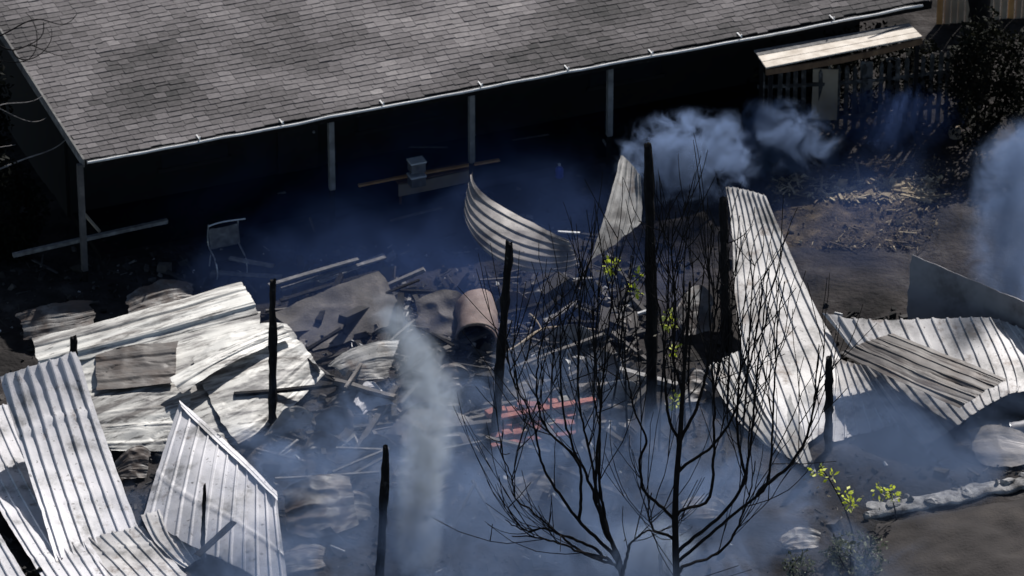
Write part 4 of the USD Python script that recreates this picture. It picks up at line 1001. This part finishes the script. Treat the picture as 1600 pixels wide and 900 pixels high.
sh('dark_hedge', 'dark dense evergreen hedge right of the picket fence', 'hedge', 1535, 130, (.75, .7, 1.5), 5200, 'dark_leaf', .11, 3, tone=.25)
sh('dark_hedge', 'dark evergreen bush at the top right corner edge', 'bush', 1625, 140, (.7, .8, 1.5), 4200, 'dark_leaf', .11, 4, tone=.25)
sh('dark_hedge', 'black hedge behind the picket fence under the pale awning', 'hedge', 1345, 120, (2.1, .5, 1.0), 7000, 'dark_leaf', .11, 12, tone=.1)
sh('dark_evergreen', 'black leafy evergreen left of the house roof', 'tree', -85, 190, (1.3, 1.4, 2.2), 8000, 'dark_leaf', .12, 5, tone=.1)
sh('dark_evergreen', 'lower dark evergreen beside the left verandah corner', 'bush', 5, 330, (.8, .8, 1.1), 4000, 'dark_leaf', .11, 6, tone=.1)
sh('sage_shrub', 'small grey green shrub at the bottom beside the dirt path', 'shrub', 1335, 868, (.55, .5, .35), 650, 'sage_leaf', .09, 7)
sh('sage_shrub', 'scrubby grey green plant at the bottom right of the bare trees', 'shrub', 1248, 885, (.28, .3, .35), 260, 'sage_leaf', .08, 8)
# tree trunk at the top right
tt = thing('dark_tree', 'dark tree trunk rising out of the top right corner', 'tree')
a = at(1528, 150, 0); b = at_y(1520, -150, a[1])
obj('trunk', tube(curve([a - [0, 0, .1], (a + b) / 2 + [.1, 0, 0], b], 20), np.linspace(.26, .2, 20), 10, 3, .08), 'bark', tt, smooth=50)
for k_ in range(4):
    p0_ = a + (b - a) * (.55 + .1 * k_)
    obj('limb', tube(curve([p0_, p0_ + [.5 * (-1) ** k_, .3, .5], p0_ + [1.1 * (-1) ** k_, .4, 1.2]], 10), np.linspace(.08, .02, 10), 6), 'bark', tt)
# pale board fence and litter beyond it
fb = thing('board_fence', 'sunlit tan board fence at the very top right', 'fence')
a, b = at(1462, 40, 0), at(1640, 22, 0)
for i in range(16):
    p = a + (b - a) * (i + .5) / 16
    obj('board', plank(p - [0, 0, .1], p + [0, 0, 1.25 + R.normal(0, .03)], .02, .13, i, .02, roll=PI / 2, n=2), 'tan_board' if i % 5 else 'orange_timber', fb)
# bare grey branches of a tree at the left, some over the roof
lt = thing('bare_tree', 'leafless grey tree at the left edge with branches over the roof corner', 'tree')
q = np.random.default_rng(4)
a = at(-120, 420, 0)
obj('trunk', tube(curve([a, at_y(-110, 300, a[1]), at_y(-90, 180, a[1]), at_y(-70, 60, a[1])], 18), np.linspace(.16, .07, 18), 8, 1, .06), 'grey_bark', lt, smooth=50)
y_ = a[1]
for pts, r in (([(-110, 300), (-40, 280), (0, 264), (45, 246), (75, 236), (102, 219)], .022), ([(-95, 200), (-20, 172), (10, 162), (40, 160), (66, 150)], .015), ([(-108, 280), (-30, 235), (0, 230), (24, 226)], .014),
               ([(-75, 80), (-20, 60), (20, 78), (45, 70), (62, 60), (68, 35)], .02), ([(20, 78), (48, 92), (75, 72), (80, 45)], .012), ([(-20, 60), (30, 40), (60, 30), (95, 38), (120, 22)], .014), ([(45, 70), (60, 75), (82, 84), (106, 88)], .010), ([(-90, 170), (-10, 165), (50, 190), (72, 184)], .010), ([(-75, 90), (0, 95), (50, 88), (58, 60), (40, 20)], .012)):
    P = curve([at_y(px, py, y_ + 1.2 * i / len(pts)) for i, (px, py) in enumerate(pts)], 26)
    obj('branch', tube(P, np.linspace(r * 1.3, r * .45, 26), 5), 'grey_bark' if pts[-1][1] > 100 else 'bark', lt)


# ------------------------------------------------------------------ smoke
def smoke_column(name, label, knots, y, dens, color, seed, aniso=0.2, squash=1.0, nscale=1.6, cut=(.36, .62), core=.25, tear=1.3):
    """A drifting column: knots are (px, py, radius in m, strength 0..1) from the ground up, in the plane y. Density falls from its axis and is torn by noise."""
    K = [(at_y(px, py, y), r, s) for px, py, r, s in knots]
    z = np.array([k[0][2] for k in K]); x = np.array([k[0][0] for k in K]); r = np.array([k[1] for k in K]); s = np.array([k[2] for k in K])
    o = np.argsort(z); z, x, r, s = z[o], x[o], r[o], s[o]
    z0, z1 = z[0], z[-1]
    x0, x1 = x.min() - .01, x.max() + .01
    rm = r.max()
    tz = np.linspace(0, 1, 40)
    f = lambda a: np.interp(z0 + tz * (z1 - z0), z, a)
    ramp = [(float(t), (float((a - x0) / (x1 - x0)), float(b / rm), float(c))) for t, a, b, c in zip(tz, f(x), f(r), f(s))]
    nodes = {'g': ('geometry', {}), 'sp': ('separate_xyz', {}), 'mz': ('map_range', {'from_min': z0, 'from_max': z1, 'clamp': True}), 'ra': ('rgb_ramp', {'ramp': ramp}), 'sc': ('separate_color', {}),
             'cx': ('math', {'math_type': 'multiply_add', 'value2': x1 - x0, 'value3': x0}), 'dx': ('math', {'math_type': 'subtract'}), 'dy': ('math', {'math_type': 'subtract', 'value2': y}),
             'dys': ('math', {'math_type': 'multiply', 'value2': 1 / squash}), 'dx2': ('math', {'math_type': 'multiply'}), 'dy2': ('math', {'math_type': 'multiply'}), 'd2': ('math', {'math_type': 'add'}), 'd': ('math', {'math_type': 'sqrt'}),
             'rr': ('math', {'math_type': 'multiply', 'value2': rm}), 'q': ('math', {'math_type': 'divide'}),
             'no': ('noise_texture', {'scale': nscale, 'detail': 4.0, 'roughness': 0.6, 'distortion': 0.6}), 'nz': ('map_range', {'from_min': cut[0], 'from_max': cut[1], 'to_min': 0.0, 'to_max': 1.0, 'clamp': True}),
             'n2': ('math', {'math_type': 'multiply_add', 'value2': tear, 'value3': -tear * .47}), 'qe': ('math', {'math_type': 'add'}),
             'fa': ('map_range', {'range_type': 'smoothstep', 'from_min': 1.0, 'from_max': core, 'to_min': 0.0, 'to_max': 1.0, 'clamp': True}),
             'm1': ('math', {'math_type': 'multiply'}), 'm2': ('math', {'math_type': 'multiply'}), 'm3': ('math', {'math_type': 'multiply', 'value2': dens}),
             'v': ('principled_volume', {'color': color, 'anisotropy': aniso})}
    links = [('g.position', 'sp.vector'), ('sp.z', 'mz.value'), ('mz.result', 'ra.fac'), ('ra.color', 'sc.color'), ('sc.r', 'cx.value1'), ('sp.x', 'dx.value1'), ('cx.value', 'dx.value2'), ('sp.y', 'dy.value1'), ('dy.value', 'dys.value1'),
             ('dx.value', 'dx2.value1'), ('dx.value', 'dx2.value2'), ('dys.value', 'dy2.value1'), ('dys.value', 'dy2.value2'), ('dx2.value', 'd2.value1'), ('dy2.value', 'd2.value2'), ('d2.value', 'd.value1'),
             ('sc.g', 'rr.value1'), ('d.value', 'q.value1'), ('rr.value', 'q.value2'), ('g.position', 'no.vector'), ('no.fac', 'n2.value1'), ('n2.value', 'qe.value1'), ('q.value', 'qe.value2'), ('qe.value', 'fa.value'),
             ('no.fac', 'nz.value'), ('nz.result', 'm1.value1'), ('fa.result', 'm1.value2'), ('m1.value', 'm2.value1'), ('sc.b', 'm2.value2'), ('m2.value', 'm3.value1'), ('m3.value', 'v.density')]
    mname = f'smoke_{seed}'
    mat(mname, nodes, links, volume='v.volume')
    zz = np.linspace(z0, z1, 14)
    n = 16
    V = []
    for k_, zc in enumerate(zz):
        a_ = np.arange(n) / n * 2 * PI
        rr_ = np.interp(zc, z, r) * 1.3
        V.append(np.stack([np.interp(zc, z, x) + np.cos(a_) * rr_, y + np.sin(a_) * rr_ * squash, np.full(n, zc)], -1))
    V = np.vstack(V + [[[np.interp(z0, z, x), y, z0]], [[np.interp(z1, z, x), y, z1]]])
    F = []
    for i in range(len(zz) - 1):
        for k_ in range(n):
            a_, b_ = i * n + k_, i * n + (k_ + 1) % n
            F += [[a_, b_, b_ + n], [a_, b_ + n, a_ + n]]
    top = (len(zz) - 1) * n
    for k_ in range(n):
        F += [[len(V) - 2, (k_ + 1) % n, k_], [len(V) - 1, top + k_, top + (k_ + 1) % n]]
    return obj(name, (V, np.array(F)), mname, kind='stuff', label=label, cat='smoke')


def smoke_puff(name, label, c, half, dens, color, seed, aniso=0.2, nscale=1.3, tear=2.2, soft=.5):
    """An ellipsoid of torn smoke; the mesh is the unit ball scaled, so object space gives the falloff."""
    nodes = {'g': ('geometry', {}), 'mp': ('mapping', {'mapping_type': 'point', 'location': tuple(-np.array(c) / np.array(half)), 'scale': tuple(1 / np.array(half))}),
             'ln': ('gradient_texture', {'gradient_type': 'spherical'}), 'no': ('noise_texture', {'scale': nscale, 'detail': 5.0, 'roughness': 0.62, 'distortion': 1.0}),
             'n2': ('math', {'math_type': 'multiply_add', 'value2': tear, 'value3': -tear * .5 - .12}), 'ad': ('math', {'math_type': 'add'}),
             'ed': ('map_range', {'range_type': 'smoothstep', 'from_min': 0.0, 'from_max': .25, 'clamp': True}),
             'fa': ('map_range', {'range_type': 'smoothstep', 'from_min': 0.0, 'from_max': soft, 'clamp': True}), 'm1': ('math', {'math_type': 'multiply'}),
             'm3': ('math', {'math_type': 'multiply', 'value2': dens}), 'v': ('principled_volume', {'color': color, 'anisotropy': aniso})}
    links = [('g.position', 'mp.vector'), ('mp.vector', 'ln.vector'), ('g.position', 'no.vector'), ('no.fac', 'n2.value1'), ('n2.value', 'ad.value1'), ('ln.fac', 'ad.value2'), ('ad.value', 'fa.value'), ('ln.fac', 'ed.value'),
             ('fa.result', 'm1.value1'), ('ed.result', 'm1.value2'), ('m1.value', 'm3.value1'), ('m3.value', 'v.density')]
    mname = f'smoke_{seed}'
    mat(mname, nodes, links, volume='v.volume')
    m = trimesh.creation.icosphere(subdivisions=3)
    return obj(name, (m.vertices * np.array(half) * 1.02 + np.array(c), np.array(m.faces)), mname, kind='stuff', label=label, cat='smoke')


WHITE, PUFF, BLUE, DEEP = (.74, .85, 1.0), (.34, .48, .80), (.28, .40, .66), (.12, .21, .52)
y_c = at(650, 905, 0)[1] + .3
smoke_column('smoke_column', 'white smoke column rising from the ground left of the bare trees', [(648, 960, .54, .9), (653, 860, .54, 1), (660, 760, .55, 1), (672, 680, .62, .95), (672, 610, .66, .8), (650, 550, .6, .6), (618, 500, .5, .45), (592, 460, .4, 0)], y_c, 4.2, WHITE, 1, core=.32, nscale=2.3, cut=(.38, .60), tear=2.0)
smoke_column('smoke_column', 'blue smoke column standing at the right edge of the picture', [(1590, 500, 1.0, .9), (1585, 440, 1.05, .9), (1580, 380, 1.05, .9), (1585, 300, 1.05, 1), (1590, 240, .95, .9), (1600, 205, .6, .5), (1605, 185, .4, 0)], at(1580, 470, 0)[1], 3.0, PUFF, 2, nscale=1.7, cut=(.40, .58), tear=1.8)
smoke_puff('smoke_puff', 'blue smoke puff billowing right of the tall charred trunk', at(1072, 250, 1.2), (1.6, 1.1, 1.15), 2.7, PUFF, 3, nscale=2.1, tear=4.4, soft=.8)
smoke_puff('smoke_puff', 'blue smoke puff drifting in front of the picket fence', at(1205, 222, 1.0), (1.6, 1.0, 1.0), 2.3, PUFF, 4, nscale=1.7, tear=3.2, soft=.8)
smoke_puff('smoke_puff', 'thin blue smoke hanging before the right end of the picket fence', at(1390, 185, .8), (1.8, .8, .8), 1.0, DEEP, 5, tear=2.6)
smoke_puff('smoke_puff', 'small bluish puff beside the top of the peaked sheet', at(435, 715, .35), (.6, .6, .6), 1.9, BLUE, 6, tear=1.6)
smoke_puff('smoke_puff', 'pale ash smoke low between the two bare trees', at(1000, 865, .3), (1.2, .9, .8), 1.3, WHITE, 7)


def smoke_layer(name, label, area, h, dens, color, seed, nscale=.5, tear=1.6):
    """Ground smoke over a quad of photograph places, thinning upwards and to its borders."""
    c = np.array([at(px, py, 0) for px, py in area])
    lo, hi = c.min(0), c.max(0)
    cen, half = (lo + hi) / 2, (hi - lo) / 2
    smoke_puff(name, label, (cen[0], cen[1], 0.1), (half[0], half[1], h), dens, color, seed, nscale=nscale, tear=tear, soft=.8)


smoke_layer('ground_smoke', 'thin blue smoke lying over the bottom of the yard', [(120, 560), (1580, 1240)], 2.4, .60, BLUE, 8, nscale=.75, tear=3.0)
smoke_layer('ground_smoke', 'thin blue smoke lying over the shaded middle of the yard', [(150, 110), (1250, 700)], 1.9, .30, DEEP, 9)
smoke_layer('ground_smoke', 'blue smoke lying under the ribbed sheets at the right', [(1150, 570), (1720, 850)], 1.4, .8, BLUE, 10)
smoke_layer('ground_smoke', 'thin blue smoke lying over the ground at the upper right', [(950, 170), (1750, 520)], 1.5, .15, DEEP, 11)
